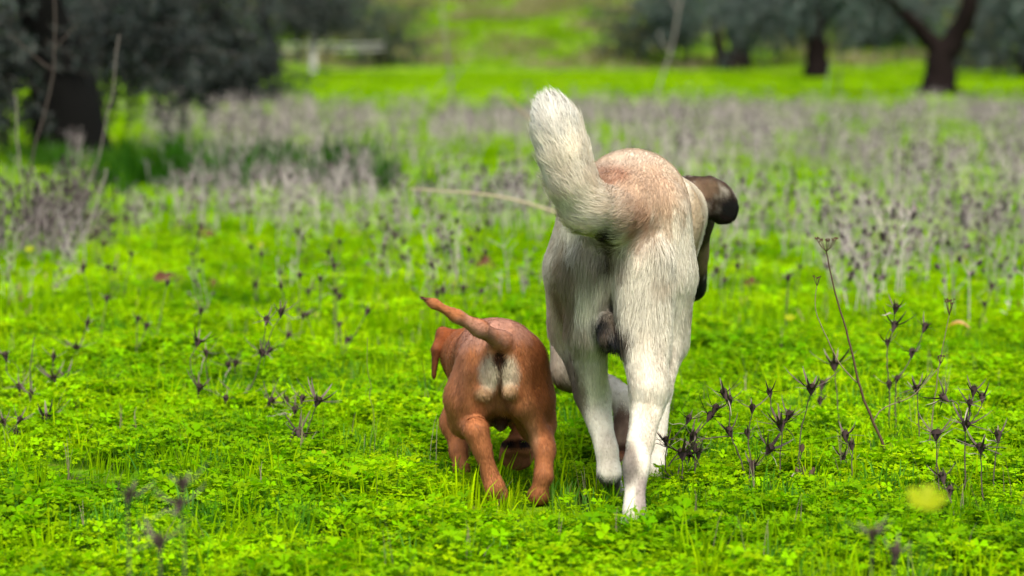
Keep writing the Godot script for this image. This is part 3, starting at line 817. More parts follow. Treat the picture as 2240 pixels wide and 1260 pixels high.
# thistles: x, z, stalks as (x, y, what stands there) from the foot; 1 head, 2 large head, 3 bud
const THISTLES := [
	[0.498,-5.996,[[-0.015,0.063,0,-0.039,0.126,1,-0.043,0.169,0,-0.042,0.193,1],[-0.039,0.126,0,-0.077,0.123,0,-0.120,0.113,0,-0.125,0.094,1],[-0.042,0.179,0,-0.052,0.207,1]],"four-headed dry thistle with a long arching side stalk beside the large pale dog's hind paw"],
	[0.556,-5.996,[[0.005,0.073,0,0.006,0.142,2,-0.011,0.174,0,-0.016,0.209,1],[0.006,0.142,0,0.019,0.161,1]],"three-headed dry thistle with wide forking arms in the clump beside the large pale dog"],
	[0.595,-6.056,[[0.012,0.088,0,0.020,0.151,0,0.035,0.210,2]],"tall one-headed dry thistle with a curved stalk in the clump beside the large pale dog"],
	[0.496,-5.966,[[0.000,0.077,0,-0.004,0.128,1,0.003,0.181,1]],"slim dry thistle, one head straight above the other, beside the pale dog"],
	[0.51,-5.996,[[-0.007,0.051,1,0.009,0.073,0,0.024,0.092,2]],"low dry thistle with a large reddish head leaning over a small one"],
	[0.294,-6.056,[[0.044,0.065,0,0.083,0.110,1,0.119,0.153,1,0.131,0.169,1],[0.131,0.166,0,0.148,0.185,0]],"straight black dry thistle stalk leaning away from the large pale dog's paw"],
	[0.356,-5.937,[[-0.002,0.086,2]],"low dry thistle with one plump drooping head beside the leaning black stalk"],
	[0.383,-5.966,[[-0.002,0.048,0,-0.004,0.101,1],[-0.002,0.058,0,0.005,0.085,1]],"short dry thistle with two crowded nodding heads beside the leaning black stalk"],
	[0.328,-5.996,[[-0.007,0.063,0,-0.005,0.109,1],[-0.005,0.097,0,0.016,0.130,0,0.038,0.154,1]],"dry thistle with two spread heads standing against the large pale dog's leg"],
	[0.341,-5.955,[[0.001,0.034,1]],"lowest one-headed dry thistle, nearly sunk in the grass by the pale dog's paw"],
	[0.607,-5.996,[[0.002,0.024,0,-0.009,0.049,3],[0.002,0.024,0,0.003,0.051,3],[0.002,0.019,0,0.012,0.039,0,0.019,0.045,3]],"tiny dry stalk with three round brown buds low in the grass"],
	[0.602,-5.996,[[0.001,0.063,0,0.004,0.097,3]],"thin dry stalk with one upright black bud in the grass"],
	[0.718,-6.056,[[0.001,0.044,0,0.002,0.088,1],[0.001,0.073,0,-0.012,0.108,1]],"short two-headed dry thistle between the star thistle clump and the leaning umbel stalk"],
	[0.711,-6.117,[[-0.003,0.055,1]],"short one-headed dry thistle beside the foot of the leaning umbel stalk"],
	[0.779,-6.803,[[-0.007,0.093,0,-0.015,0.175,2]],"bushy big-headed dry thistle behind the leaning umbel stalk"],
	[0.897,-6.803,[[-0.002,0.066,0,-0.002,0.128,1,-0.008,0.180,0,-0.007,0.229,1,0.001,0.251,0,0.006,0.267,1,0.008,0.310,1]],"upright dry thistle with four heads strung up one straight stalk beside the umbel"],
	[0.909,-6.803,[[0.001,0.144,1,0.020,0.171,0,0.038,0.202,1,0.054,0.235,0,0.064,0.265,1]],"leaning dry thistle with three heads along its slanting stalk beyond the umbel"],
	[0.912,-6.408,[[-0.003,0.093,0,-0.009,0.167,2]],"tall dry thistle with a single wide two-horned head beyond the umbel stalk"],
	[0.873,-5.823,[[-0.007,0.080,0,-0.012,0.146,2]],"dry thistle with one large shaggy head and long flat arms"],
	[0.937,-5.908,[[-0.002,0.086,0,-0.004,0.155,2,0.006,0.186,0,0.004,0.200,1],[-0.004,0.155,0,0.023,0.186,0,0.032,0.210,1],[0.004,0.190,0,0.012,0.224,1],[-0.004,0.148,0,-0.019,0.205,0,-0.039,0.211,1]],"crowded dry thistle with five dark heads on branching grey arms"],
	[0.947,-5.74,[[-0.005,0.074,0,-0.008,0.130,2]],"dry thistle with one wide flat-armed head below the five-headed thistle"],
	[0.991,-5.908,[[0.004,0.076,0,0.010,0.131,1]],"one-headed dry thistle leaning away from the five-headed thistle"],
	[0.853,-5.505,[[-0.004,0.049,0,-0.009,0.080,1],[-0.007,0.067,0,-0.022,0.106,1]],"stocky dark dry thistle with two heads rising from thick withered leaves"],
	[0.766,-7.121,[[-0.001,0.049,1],[-0.001,0.040,0,0.002,0.090,1]],"small pale dry thistle with two heads before the bushy big-headed thistle"],
	[-0.795,-7.206,[[0.001,0.029,0,0.008,0.067,1,-0.010,0.121,0,-0.011,0.150,0,0.004,0.183,2]],"dry thistle with two heads on a wavy stalk in the open clover"],
	[-0.908,-8.339,[[-0.002,0.073,0,0.007,0.147,1]],"one-headed dry thistle standing alone behind the wavy two-headed thistle"],
	[-0.675,-7.206,[[-0.002,0.042,2,0.027,0.093,0,0.047,0.157,2],[0.047,0.157,0,0.062,0.164,1,0.070,0.214,0,0.095,0.257,1],[0.047,0.157,0,0.053,0.202,0,0.060,0.240,1]],"tallest dry thistle of the open clover with five spiny heads on forked arms"],
	[-0.746,-7.707,[[0.004,0.079,1],[0.002,0.037,0,-0.011,0.073,1]],"pair of small grey thistle heads on one short stalk in the clover"],
	[-0.673,-8.227,[[0.012,0.053,0,0.029,0.084,1]],"short one-headed dry thistle leaning beside the tall five-headed thistle"],
	[-1.233,-8.172,[[-0.007,0.055,2,0.012,0.092,0,0.025,0.129,1]],"two-headed dry thistle with long level arms in the clover"],
	[-1.185,-7.425,[[0.000,0.064,2,-0.003,0.095,0,0.000,0.121,1]],"straight two-headed dry thistle with drooping dead leaves"],
	[-1.171,-7.517,[[0.001,0.030,0,0.005,0.057,1]],"short one-headed dry thistle beside the straight drooping-leaved thistle"],
	[-1.272,-7.38,[[0.007,0.050,1,-0.025,0.095,0,-0.028,0.127,1]],"bent dry thistle with two heads, its stalk curving like a hook"],
	[-1.211,-7.206,[[0.002,0.054,1,0.002,0.133,0,0.015,0.208,0]],"dry thistle with a long bare twig standing above its head"],
	[-1.095,-6.765,[[-0.002,0.047,2]],"low dry thistle with one broad many-spined head in the clover"],
	[-1.176,-6.654,[[-0.000,0.057,1],[0.002,0.037,0,0.030,0.063,1],[0.003,0.027,0,0.017,0.035,1]],"low three-headed dry thistle tangled in the shaded clover"],
	[-0.556,-6.998,[[0.003,0.061,1]],"small one-headed dry thistle with upright spines near the knot of drooping stalks"],
	[-0.522,-6.841,[[0.004,0.060,1,0.021,0.087,1]],"thin dry thistle with two small heads set close, near the drooping stalks"],
	[-0.476,-6.546,[[0.004,0.042,0,0.017,0.084,0,0.030,0.119,2]],"dry thistle with one sharp dark head above the knot of drooping stalks"],
	[-0.479,-6.408,[[0.001,0.046,0,0.005,0.085,0,-0.006,0.083,0,-0.017,0.052,0,-0.012,0.040,1],[0.005,0.085,0,0.015,0.070,0,0.017,0.036,0],[0.004,0.067,0,0.001,0.067,1]],"knot of dark drooping thistle stalks hanging over two heads in the clover"],
	[-0.438,-6.374,[[-0.001,0.026,1]],"very low one-headed dry thistle sunk in the clover by the drooping stalks"],
	[-0.704,-7.08,[[-0.002,0.056,1]],"single small dark thistle head on a short stalk beside the broad blue-green leaves"],
	[-0.603,-6.998,[[-0.010,0.039,0,0.010,0.063,1]],"short slanting dry thistle with one small head beside the broad leaves"],
	[-0.755,-7.292,[[-0.014,0.053,0,-0.022,0.123,0,-0.020,0.148,1]],"thin slanting dry thistle beside the wavy two-headed thistle"],
	[-1.074,-8.227,[[0.002,0.138,1],[0.006,0.066,0,0.025,0.116,1]],"pale two-headed dry thistle standing in the lit clover by the reddish earth"],
	[-0.484,-8.172,[[0.000,0.059,0,-0.008,0.122,1],[0.000,0.052,0,0.012,0.078,1],[0.003,0.046,0,0.069,0.161,1]],"wispy three-headed dry thistle in the clover beyond the puppy"],
	[-0.527,-3.95,[[-0.003,0.273,0,-0.003,0.326,1]],"blurred one-headed dry thistle with a square dark head over the clover"],
	[-0.449,-3.95,[[-0.005,0.273,0,-0.009,0.315,1,-0.004,0.342,1]],"blurred two-headed dry thistle, one head above the other, over the clover"],
	[-0.486,-3.95,[[-0.001,0.258,1]],"blurred low dry thistle with one smudged leaning head over the clover"],
	[0.505,-4.05,[[0.005,0.222,0,0.004,0.254,1]],"blurred wide-armed dry thistle near the yellow flower"],
	[0.539,-4.05,[[0.004,0.224,1]],"blurred low dry thistle beside the wide-armed one near the yellow flower"]]


func dog(called: String, at: Vector3, body: Array, head: Array, coat_b: Array, coat_h: Array, ground_col: Color, cell: float, per_m2: float, wide: float, lift: float, label: String, seed_n: float, face: int, second: Color) -> void:
	var s := skin(body, cell, 150.0)
	coat(s, body, coat_b, ground_col, seed_n, second)
	var h := skin(head, 0.005, 190.0)
	coat(h, head, coat_h, ground_col, seed_n, Color(0.03, 0.02, 0.015) if face == 2 else second)
	var hair := Geo.new()
	fur(s, per_m2, wide, lift, hair, 0.2 if face == 2 else 0.3)
	fur(h, per_m2 * 1.2, wide * 0.7, lift, hair, 0.35)
	var all: Geo = s.g
	join(all, h.g)
	print(called, " skin ", all.v.size(), " hair triangles ", hair.i.size() / 3)
	var o := base(called, at, label, "dog")
	part("body", all.mesh(M.skin), o)
	var f := part("fur", hair.mesh(M.fur), o)
	f.set_meta("kind", "stuff")
	# nose and eyes: along the muzzle, from the crown of the head to its tip
	var top := Vector3(head[1][4], head[1][5], head[1][6])
	var tip := Vector3(head[face][0], head[face][1], head[face][2])
	var brow := Vector3(head[1][0], head[1][1], head[1][2]).lerp(top, 0.55)
	var ahead := (tip - top).normalized()
	var side := ahead.cross(Vector3.UP).normalized()
	var up := side.cross(ahead).normalized()
	var size: float = head[face][3]
	var ball := SphereMesh.new()
	ball.radius = 1.0
	ball.height = 2.0
	ball.radial_segments = 20
	ball.rings = 12
	var black := StandardMaterial3D.new()
	black.albedo_color = Color(0.05, 0.045, 0.045)
	black.roughness = 0.25
	ball.material = black
	part("nose", ball, o, Transform3D(Basis(side * size * 0.55, up * size * 0.42, ahead * size * 0.4), tip + ahead * size * 0.85 + up * size * 0.25))
	for e in [-1.0, 1.0]:
		part("eye", ball, o, Transform3D(Basis(side, up, ahead).scaled(Vector3.ONE * size * 0.3), brow + side * e * head[1][3] * 0.72 + up * head[1][3] * 0.62 + ahead * size * 0.3))


func _ready() -> void:
	# ------------------------------------------------------------ camera, sky, sun
	var cam := Camera3D.new()
	cam.name = "camera"
	add_child(cam)
	cam.position = Vector3(0, 0.978, 0)
	cam.rotation_degrees = Vector3(-5.1495, 0, 0)
	cam.near = 0.1
	cam.far = 800.0
	var lens := CameraAttributesPhysical.new()
	lens.frustum_focal_length = 120.48
	lens.exposure_aperture = 4.3
	lens.frustum_focus_distance = 6.0
	lens.frustum_near = 0.1
	lens.frustum_far = 800.0
	cam.attributes = lens
	cam.fov = 11.377
	cam.current = true

	var env := Environment.new()
	env.background_mode = Environment.BG_SKY
	var sky := Sky.new()
	var sm := ProceduralSkyMaterial.new()
	sm.sky_top_color = Color(0.86, 0.90, 0.96)
	sm.sky_horizon_color = Color(0.74, 0.77, 0.80)
	sm.sky_curve = 0.3
	sm.sky_energy_multiplier = 0.66
	sm.ground_bottom_color = Color(0.25, 0.30, 0.15)
	sm.ground_horizon_color = Color(0.45, 0.5, 0.4)
	sm.sun_angle_max = 1.0
	sky.sky_material = sm
	env.sky = sky
	env.tonemap_mode = Environment.TONE_MAPPER_LINEAR
	env.tonemap_exposure = 4.9
	env.sdfgi_enabled = true
	env.ssao_enabled = true
	env.ssil_enabled = true
	var we := WorldEnvironment.new()
	we.name = "world_environment"
	we.environment = env
	add_child(we)

	var sun := DirectionalLight3D.new()
	sun.name = "sun"
	add_child(sun)
	sun.rotation_degrees = Vector3(-58, 10, 0)
	sun.light_energy = 0.5
	sun.light_angular_distance = 26.0
	sun.light_color = Color(1.0, 0.96, 0.88)
	sun.shadow_enabled = true

	# ------------------------------------------------------------ noise and materials
	rng.seed = 20240611
	soft.seed = 3
	soft.frequency = 0.05
	fine.seed = 8
	fine.frequency = 0.35
	M.leaf = paint(0.75, Color(0.95, 0.98, 0.4), 0.12)
	M.olive = paint(0.6, Color(0.35, 0.4, 0.3), 0.4)
	M.dry = paint(0.85, Color.BLACK, 0.25)
	M.skin = paint(0.8, Color.BLACK, 0.2)
	M.fur = paint(0.5, Color(0.74, 0.72, 0.68), 0.35)
	M.bark = paint(0.95, Color.BLACK, 0.2)
	M.wood = paint(0.8, Color.BLACK, 0.3)
	M.soil = paint(0.95, Color.BLACK, 0.15)
	M.petal = paint(0.6, Color(0.8, 0.7, 0.2), 0.3)

	ground()
	meadow()
	background_plants()
	dog("large_dog", Vector3(0.251, 0, -5.9), BIG, BIG_HEAD, BIG_COAT, BIG_HEAD_COAT, Color(0.64, 0.60, 0.525), 0.008, 125000.0, 0.0006, 0.15, "large cream and tan dog with raised bushy tail walking away through clover", 3.0, 2, Color(0.37, 0.27, 0.19))
	dog("brown_puppy", Vector3(-0.024, 0, -6), PUP, PUP_HEAD, PUP_COAT_SHEEN, PUP_HEAD_COAT, Color(0.35, 0.134, 0.056), 0.0052, 120000.0, 0.0006, 0.19, "short-haired red-brown puppy with thin tail walking away beside the large dog", 9.0, 1, Color(0.17, 0.055, 0.02))
	small_plants()


func ground() -> void:
	var g := Geo.new()
	var xs := []
	var zs := []
	var d := -6.0
	while d < 300.0:
		zs.append(-d)
		d += 0.35 if d < 14.0 else (1.0 if d < 60.0 else 4.0)
	var nx := 90
	for zi in zs.size():
		for xi in nx + 1:
			var half := 30.0 + maxf(0.0, -zs[zi]) * 1.2
			var t := float(xi) / nx * 2.0 - 1.0
			var x := half * t * absf(t)
			var z: float = zs[zi]
			var e := 0.3
			var nn := Vector3(land(x - e, z) - land(x + e, z), 2.0 * e, land(x, z - e) - land(x, z + e)).normalized()
			g.vert(Vector3(x, land(x, z) - 0.004, z), nn, Color.WHITE)
	for zi in zs.size() - 1:
		for xi in nx:
			var a := zi * (nx + 1) + xi
			g.tri(a, a + 1, a + nx + 1)
			g.tri(a + 1, a + nx + 2, a + nx + 1)
	var m := StandardMaterial3D.new()
	var nt := NoiseTexture2D.new()
	nt.width = 1024
	nt.height = 1024
	nt.seamless = true
	var fn := FastNoiseLite.new()
	fn.seed = 5
	fn.frequency = 0.012
	fn.fractal_octaves = 6
	nt.noise = fn
	var ramp := Gradient.new()
	ramp.offsets = PackedFloat32Array([0.0, 0.35, 0.5, 0.65, 1.0])
	ramp.colors = PackedColorArray([Color(0.16, 0.13, 0.06), Color(0.20, 0.30, 0.05), Color(0.30, 0.44, 0.06), Color(0.38, 0.50, 0.08), Color(0.50, 0.48, 0.30)])
	nt.color_ramp = ramp
	m.albedo_texture = nt
	m.uv1_triplanar = true
	m.uv1_world_triplanar = true
	m.uv1_scale = Vector3.ONE * 0.23
	m.roughness = 0.95
	m.metallic_specular = 0.15
	var o := MeshInstance3D.new()
	o.name = "ground"
	o.mesh = g.mesh(m)
	o.set_meta("kind", "structure")
	add_child(o)
	tag(o, "clover-covered meadow ground rising into a grassy bank behind the trees", "ground", "", "structure")


# where the brown dead weeds stand: the middle of the meadow, thicker in some places
func weedy(x: float, z: float) -> float:
	var d := -z
	var w := smoothstep(8.5, 13.0, d + 2.0 * soft.get_noise_2d(x * 6.0, z * 6.0)) * (1.0 - smoothstep(29.0, 33.0, d + 2.0 * soft.get_noise_2d(x * 3.0, 7.0)))
	if d > 14.0 and x < -0.125 * d:
		w *= 0.12
	return w * clampf(0.45 + 1.3 * soft.get_noise_2d(x * 9.0 + 30.0, z * 4.0) + 0.8 * soft.get_noise_2d(x * 30.0, z * 14.0 + 3.0), 0.02, 1.0)


func meadow() -> void:
	var clover := []
	for k in 4:
		clover.append(clover_clump(11, 0.042, 0.052, 0.0112))
	var tuft := []
	for k in 3:
		tuft.append(grass_tuft(9, 0.03, 0.085, 0.0019, Color(0.25, 0.42, 0.002)))
	var far_tuft := []
	for k in 3:
		far_tuft.append(grass_tuft(30, 0.11, 0.075, 0.0055, Color(0.245, 0.42, 0.002), 0.05))
	var weeds := []
	for k in 5:
		weeds.append(dry_weed(0.24 + 0.03 * k, 3))
	var paws := [Vector2(0.24, -5.5), Vector2(0.20, -5.85), Vector2(0.06, -5.88), Vector2(-0.03, -5.86), Vector2(0.32, -6.13), Vector2(-0.105, -6.2), Vector2(0.24, -5.44)]
	# where the dogs have trodden the clover down
	var trod := [[Vector2(0.06, -5.78), 0.10], [Vector2(-0.04, -5.76), 0.10], [Vector2(0.01, -5.64), 0.13], [Vector2(0.23, -5.42), 0.07], [Vector2(0.22, -5.78), 0.07], [Vector2(-0.11, -6.12), 0.07], [Vector2(0.02, -6.0), 0.13], [Vector2(0.02, -5.88), 0.12]]
	var lo := Color(0.45, 0.60, 0.55)
	var hi := Color(1.12, 1.10, 1.0)
	var near_ok := func(x: float, z: float) -> float:
		for p in paws:
			if p.distance_squared_to(Vector2(x, z)) < 0.0016:
				return 0.0
		var n := soft.get_noise_2d(x * 55.0, z * 55.0)
		for p in trod:
			if p[0].distance_to(Vector2(x, z)) < p[1]:
				return 0.4 if n > -0.1 else 0.0
		n = n * 0.8 + soft.get_noise_2d(x * 22.0 + 7.0, z * 22.0) * 0.7
		return 0.0 if n < -0.36 else clampf(0.92 + 0.75 * n, 0.45, 1.3)
	scatter("clover", clover, stand(spread_over(4.2, 9.5, 1250.0, near_ok), 0.75, 1.25, lo, hi), "low bright green clover carpeting the near meadow", "clover")
	scatter("grass", tuft, stand(spread_over(4.2, 10.0, 150.0, func(x, z): return 1.0 + 0.5 * soft.get_noise_2d(x * 40.0, z * 40.0 + 9.0)), 0.55, 1.25, lo, Color(1.2, 1.1, 1.0)), "thin upright grass blades among the near clover", "grass")
	scatter("clover", clover, stand(spread_over(9.5, 19.0, 330.0, func(x, z): return 1.0), 1.2, 2.0, lo, hi, 0.7), "bright green clover beyond the dogs", "clover")
	scatter("grass", far_tuft, stand(spread_over(9.0, 34.0, 55.0, func(x, z): return 1.0), 0.7, 1.4, lo, hi), "mixed green grass under the dead weeds", "grass")
	scatter("grass", far_tuft, stand(spread_over(31.0, 63.0, 32.0, func(x, z): return 1.0), 1.4, 2.6, lo, hi, 0.32), "vivid green grass strip before the trees", "grass")
	scatter("grass", far_tuft, stand(spread_over(62.0, 110.0, 8.0, func(x, z): return 1.0), 2.0, 4.0, lo, hi, 0.5), "green grass on the bank behind the trees", "grass")
	scatter("straw", [grass_tuft(30, 0.14, 0.10, 0.006, Color(0.26, 0.235, 0.17))], stand(spread_over(62.0, 110.0, 9.0, func(x, z): return 1.0 if soft.get_noise_2d(x * 9.0, z * 5.0) > 0.02 else 0.0), 2.0, 4.5, Color(0.8, 0.8, 0.8), Color(1.2, 1.2, 1.2), 0.6), "straw-coloured dead grass in drifts on the bank", "dead grass")
	var darker := [grass_tuft(16, 0.03, 0.075, 0.0013, Color(0.07, 0.20, 0.012)), grass_tuft(14, 0.035, 0.06, 0.0016, Color(0.09, 0.23, 0.03))]
	scatter("fine_grass", darker, stand(spread_over(4.2, 10.0, 260.0, func(x, z): return 1.0 if soft.get_noise_2d(x * 34.0 + 90.0, z * 34.0) > 0.05 else 0.0), 0.6, 1.3, lo, hi), "fine darker green grass in patches among the clover", "grass")
	var dead := [grass_tuft(3, 0.03, 0.10, 0.0011, Color(0.26, 0.23, 0.17)), grass_tuft(2, 0.02, 0.13, 0.0009, Color(0.13, 0.10, 0.08))]
	scatter("dead_grass", dead, stand(spread_over(4.2, 11.0, 22.0, func(x, z): return 1.0), 0.6, 1.3, Color(0.7, 0.7, 0.7), Color(1.2, 1.2, 1.2)), "thin dead grass stems scattered through the clover", "dead grass")
	scatter("dry_weeds", weeds, stand(spread_over(7.5, 34.0, 40.0, func(x, z): return 1.0 if rng.randf() < weedy(x, z) else 0.0), 0.6, 1.3, Color(0.75, 0.72, 0.75), Color(1.5, 1.42, 1.45)), "grey brown dead weeds standing thick across the middle meadow", "weeds")


func background_plants() -> void:
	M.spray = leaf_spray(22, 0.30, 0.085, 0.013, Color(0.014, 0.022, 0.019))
	# the old olive at the edge, trunk leaning, weeds at its foot
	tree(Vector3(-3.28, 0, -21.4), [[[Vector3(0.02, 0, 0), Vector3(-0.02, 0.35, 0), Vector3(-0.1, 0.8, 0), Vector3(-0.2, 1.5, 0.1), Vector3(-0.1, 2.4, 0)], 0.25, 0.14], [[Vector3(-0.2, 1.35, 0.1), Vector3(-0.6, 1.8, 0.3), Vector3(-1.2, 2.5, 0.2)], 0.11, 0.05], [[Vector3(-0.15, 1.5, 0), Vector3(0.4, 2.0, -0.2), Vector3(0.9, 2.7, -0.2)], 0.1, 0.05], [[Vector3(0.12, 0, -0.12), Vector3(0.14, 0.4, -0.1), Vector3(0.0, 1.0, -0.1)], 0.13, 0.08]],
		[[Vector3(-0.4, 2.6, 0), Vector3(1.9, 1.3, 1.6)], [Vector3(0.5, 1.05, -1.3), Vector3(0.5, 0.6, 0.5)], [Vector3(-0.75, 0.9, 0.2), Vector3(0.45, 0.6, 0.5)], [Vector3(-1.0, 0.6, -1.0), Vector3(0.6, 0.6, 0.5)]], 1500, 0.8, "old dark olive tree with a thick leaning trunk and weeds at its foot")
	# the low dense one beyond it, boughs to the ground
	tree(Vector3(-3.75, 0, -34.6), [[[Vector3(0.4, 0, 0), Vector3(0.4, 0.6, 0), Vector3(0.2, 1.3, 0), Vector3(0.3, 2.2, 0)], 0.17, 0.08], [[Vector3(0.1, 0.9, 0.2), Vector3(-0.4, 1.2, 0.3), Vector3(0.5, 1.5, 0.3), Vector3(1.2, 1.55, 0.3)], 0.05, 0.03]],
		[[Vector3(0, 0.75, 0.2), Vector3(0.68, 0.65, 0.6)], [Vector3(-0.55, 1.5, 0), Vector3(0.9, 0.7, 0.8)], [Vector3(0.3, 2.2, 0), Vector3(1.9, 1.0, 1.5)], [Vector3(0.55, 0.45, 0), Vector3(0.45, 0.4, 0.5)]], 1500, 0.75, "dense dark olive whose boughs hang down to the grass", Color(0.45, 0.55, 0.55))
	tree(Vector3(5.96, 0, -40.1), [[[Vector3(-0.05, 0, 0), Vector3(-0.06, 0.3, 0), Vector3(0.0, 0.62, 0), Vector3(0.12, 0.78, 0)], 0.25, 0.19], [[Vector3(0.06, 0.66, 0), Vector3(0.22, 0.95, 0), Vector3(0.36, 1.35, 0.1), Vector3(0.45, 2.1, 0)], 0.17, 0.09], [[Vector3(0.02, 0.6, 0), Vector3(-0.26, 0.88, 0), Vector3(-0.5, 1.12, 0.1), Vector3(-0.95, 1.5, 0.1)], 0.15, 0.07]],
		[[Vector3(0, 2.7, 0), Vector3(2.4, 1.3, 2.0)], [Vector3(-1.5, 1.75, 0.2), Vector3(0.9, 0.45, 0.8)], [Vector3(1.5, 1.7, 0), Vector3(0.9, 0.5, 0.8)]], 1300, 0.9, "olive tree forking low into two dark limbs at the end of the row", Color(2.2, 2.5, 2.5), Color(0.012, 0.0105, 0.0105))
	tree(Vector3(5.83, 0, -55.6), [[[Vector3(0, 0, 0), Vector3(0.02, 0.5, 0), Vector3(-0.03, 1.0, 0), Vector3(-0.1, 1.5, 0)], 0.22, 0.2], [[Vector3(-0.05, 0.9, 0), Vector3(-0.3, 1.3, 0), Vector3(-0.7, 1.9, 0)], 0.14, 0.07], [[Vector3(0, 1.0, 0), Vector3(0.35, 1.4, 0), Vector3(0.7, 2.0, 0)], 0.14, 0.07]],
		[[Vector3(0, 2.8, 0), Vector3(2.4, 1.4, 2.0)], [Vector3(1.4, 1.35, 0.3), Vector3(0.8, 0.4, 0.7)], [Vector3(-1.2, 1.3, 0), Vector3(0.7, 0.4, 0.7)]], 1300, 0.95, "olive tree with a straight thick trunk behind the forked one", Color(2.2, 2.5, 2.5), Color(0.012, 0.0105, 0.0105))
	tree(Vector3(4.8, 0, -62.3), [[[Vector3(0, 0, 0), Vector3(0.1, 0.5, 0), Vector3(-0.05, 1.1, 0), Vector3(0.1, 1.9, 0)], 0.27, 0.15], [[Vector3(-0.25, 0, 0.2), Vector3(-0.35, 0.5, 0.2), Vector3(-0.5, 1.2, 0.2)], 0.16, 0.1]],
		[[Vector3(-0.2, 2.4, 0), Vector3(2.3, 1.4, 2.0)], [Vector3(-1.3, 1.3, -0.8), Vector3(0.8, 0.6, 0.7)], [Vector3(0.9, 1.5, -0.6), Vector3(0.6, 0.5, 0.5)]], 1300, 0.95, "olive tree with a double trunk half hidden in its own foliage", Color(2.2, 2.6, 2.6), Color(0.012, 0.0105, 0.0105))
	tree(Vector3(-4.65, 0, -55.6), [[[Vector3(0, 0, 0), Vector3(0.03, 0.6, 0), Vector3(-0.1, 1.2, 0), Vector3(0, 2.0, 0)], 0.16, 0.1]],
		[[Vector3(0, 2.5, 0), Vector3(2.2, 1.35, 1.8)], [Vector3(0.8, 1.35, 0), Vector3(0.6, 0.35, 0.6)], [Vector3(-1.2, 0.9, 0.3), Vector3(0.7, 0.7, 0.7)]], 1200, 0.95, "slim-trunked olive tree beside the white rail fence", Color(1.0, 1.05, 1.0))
	# more of the grove behind
	var more := [[-10.2, -44, 0.9, "olive tree with low grey boughs behind the leaning trunk"], [-7.6, -50, 0.8, "dark olive tree between the leaning trunk and the dense low one"], [-4.9, -68, 1.25, "pale grey-green olive tree hanging over the rail fence"], [-5.4, -83, 1.0, "light green olive tree at the foot of the open bank"], [-7.4, -74, 0.9, "grey-green olive tree behind the rail fence post"], [-9.5, -66, 0.8, "olive tree deep in the grove behind the dense low one"], [5.4, -70, 1.3, "blue-grey olive tree at the edge of the open bank"], [8.2, -66, 0.8, "olive tree in the row behind the straight thick trunk"], [10.4, -58, 0.8, "olive tree beyond the forked one"], [13.2, -70, 0.7, "olive tree at the far end of the grove row"], [11.5, -47, 0.8, "dark olive tree standing past the forked one"], [7.0, -81, 0.9, "olive tree up on the bank behind the double trunk"], [9.3, -84, 0.8, "olive tree high on the bank behind the row"], [-12.5, -58, 0.7, "olive tree in the dark grove behind the leaning trunk"]]
	for m in more:
		var s := rng.randf_range(0.85, 1.15)
		tree(Vector3(m[0], 0, m[1]), [[[Vector3(0, 0, 0), Vector3(rng.randf_range(-0.1, 0.1), 0.6, 0), Vector3(rng.randf_range(-0.2, 0.2), 1.3, 0), Vector3(0, 2.0, 0)], 0.19 * s, 0.11]],
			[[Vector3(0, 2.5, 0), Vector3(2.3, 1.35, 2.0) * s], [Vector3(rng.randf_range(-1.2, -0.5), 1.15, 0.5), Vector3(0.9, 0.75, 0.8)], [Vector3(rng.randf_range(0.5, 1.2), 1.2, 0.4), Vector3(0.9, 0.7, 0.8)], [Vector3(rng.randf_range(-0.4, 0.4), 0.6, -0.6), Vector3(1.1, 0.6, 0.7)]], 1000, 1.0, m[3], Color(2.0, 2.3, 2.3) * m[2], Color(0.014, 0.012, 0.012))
	# shrubs that close the view under the trees
	var shrubs := [[-7.0, -60, "dark green shrub filling the gap beside the slim-trunked olive"], [-8.6, -56, "dark green shrub below the grove behind the leaning trunk"], [6.9, -72, "dark green shrub under the row behind the straight trunk"], [8.9, -74, "dark green shrub on the foot of the bank behind the forked tree"], [11.4, -70, "dark green shrub at the far end of the grove"], [4.4, -74, "dark green shrub beside the double trunk"], [2.75, -64, "pale grey shrub at the corner of the open bank"], [-2.75, -63, "light green shrub at the end of the rail fence"], [10.1, -62, "dark green shrub beyond the forked tree"], [-4.9, -42, "green shrub beside the dense low olive"]]
	for m in shrubs:
		var o := base("shrub", Vector3(m[0], land(m[0], m[1]), m[1]), m[2], "shrub", "shrubs under the trees")
		for k in 4:
			var g := Geo.new()
			var a := rng.randf() * TAU
			g.tube([Vector3.ZERO, Vector3(cos(a) * 0.2, 0.5, sin(a) * 0.2), Vector3(cos(a) * 0.5, 1.1, sin(a) * 0.5)], [0.03, 0.02, 0.01], 5, Color(0.06, 0.05, 0.04))
			part("stem", g.mesh(M.bark), o)
		crown(o, [[Vector3(0, 0.7, 0), Vector3(1.1, 0.7, 0.9)]], 420, 0.85, Color(0.8, 1.1, 0.7) if m[2].begins_with("dark") else Color(1.3, 1.6, 0.9))
	# white rail fence
	var f := base("rail_fence", Vector3(-4.07, 0, -59.3), "weathered white fence of posts and two thin rails between the trees", "fence")
	var white := Color(0.42, 0.42, 0.42)
	for k in 3:
		var g := Geo.new()
		g.tube([Vector3(0, -0.1, 0), Vector3(0, 0.5, 0), Vector3(0, 0.78, 0), Vector3(0, 0.80, 0)], [0.07, 0.066, 0.064, 0.03], 8, white, 0.1, fine)
		part("post", g.mesh(M.wood), f, Transform3D(Basis(), Vector3((k - 2) * 2.4, 0, 0.0)))
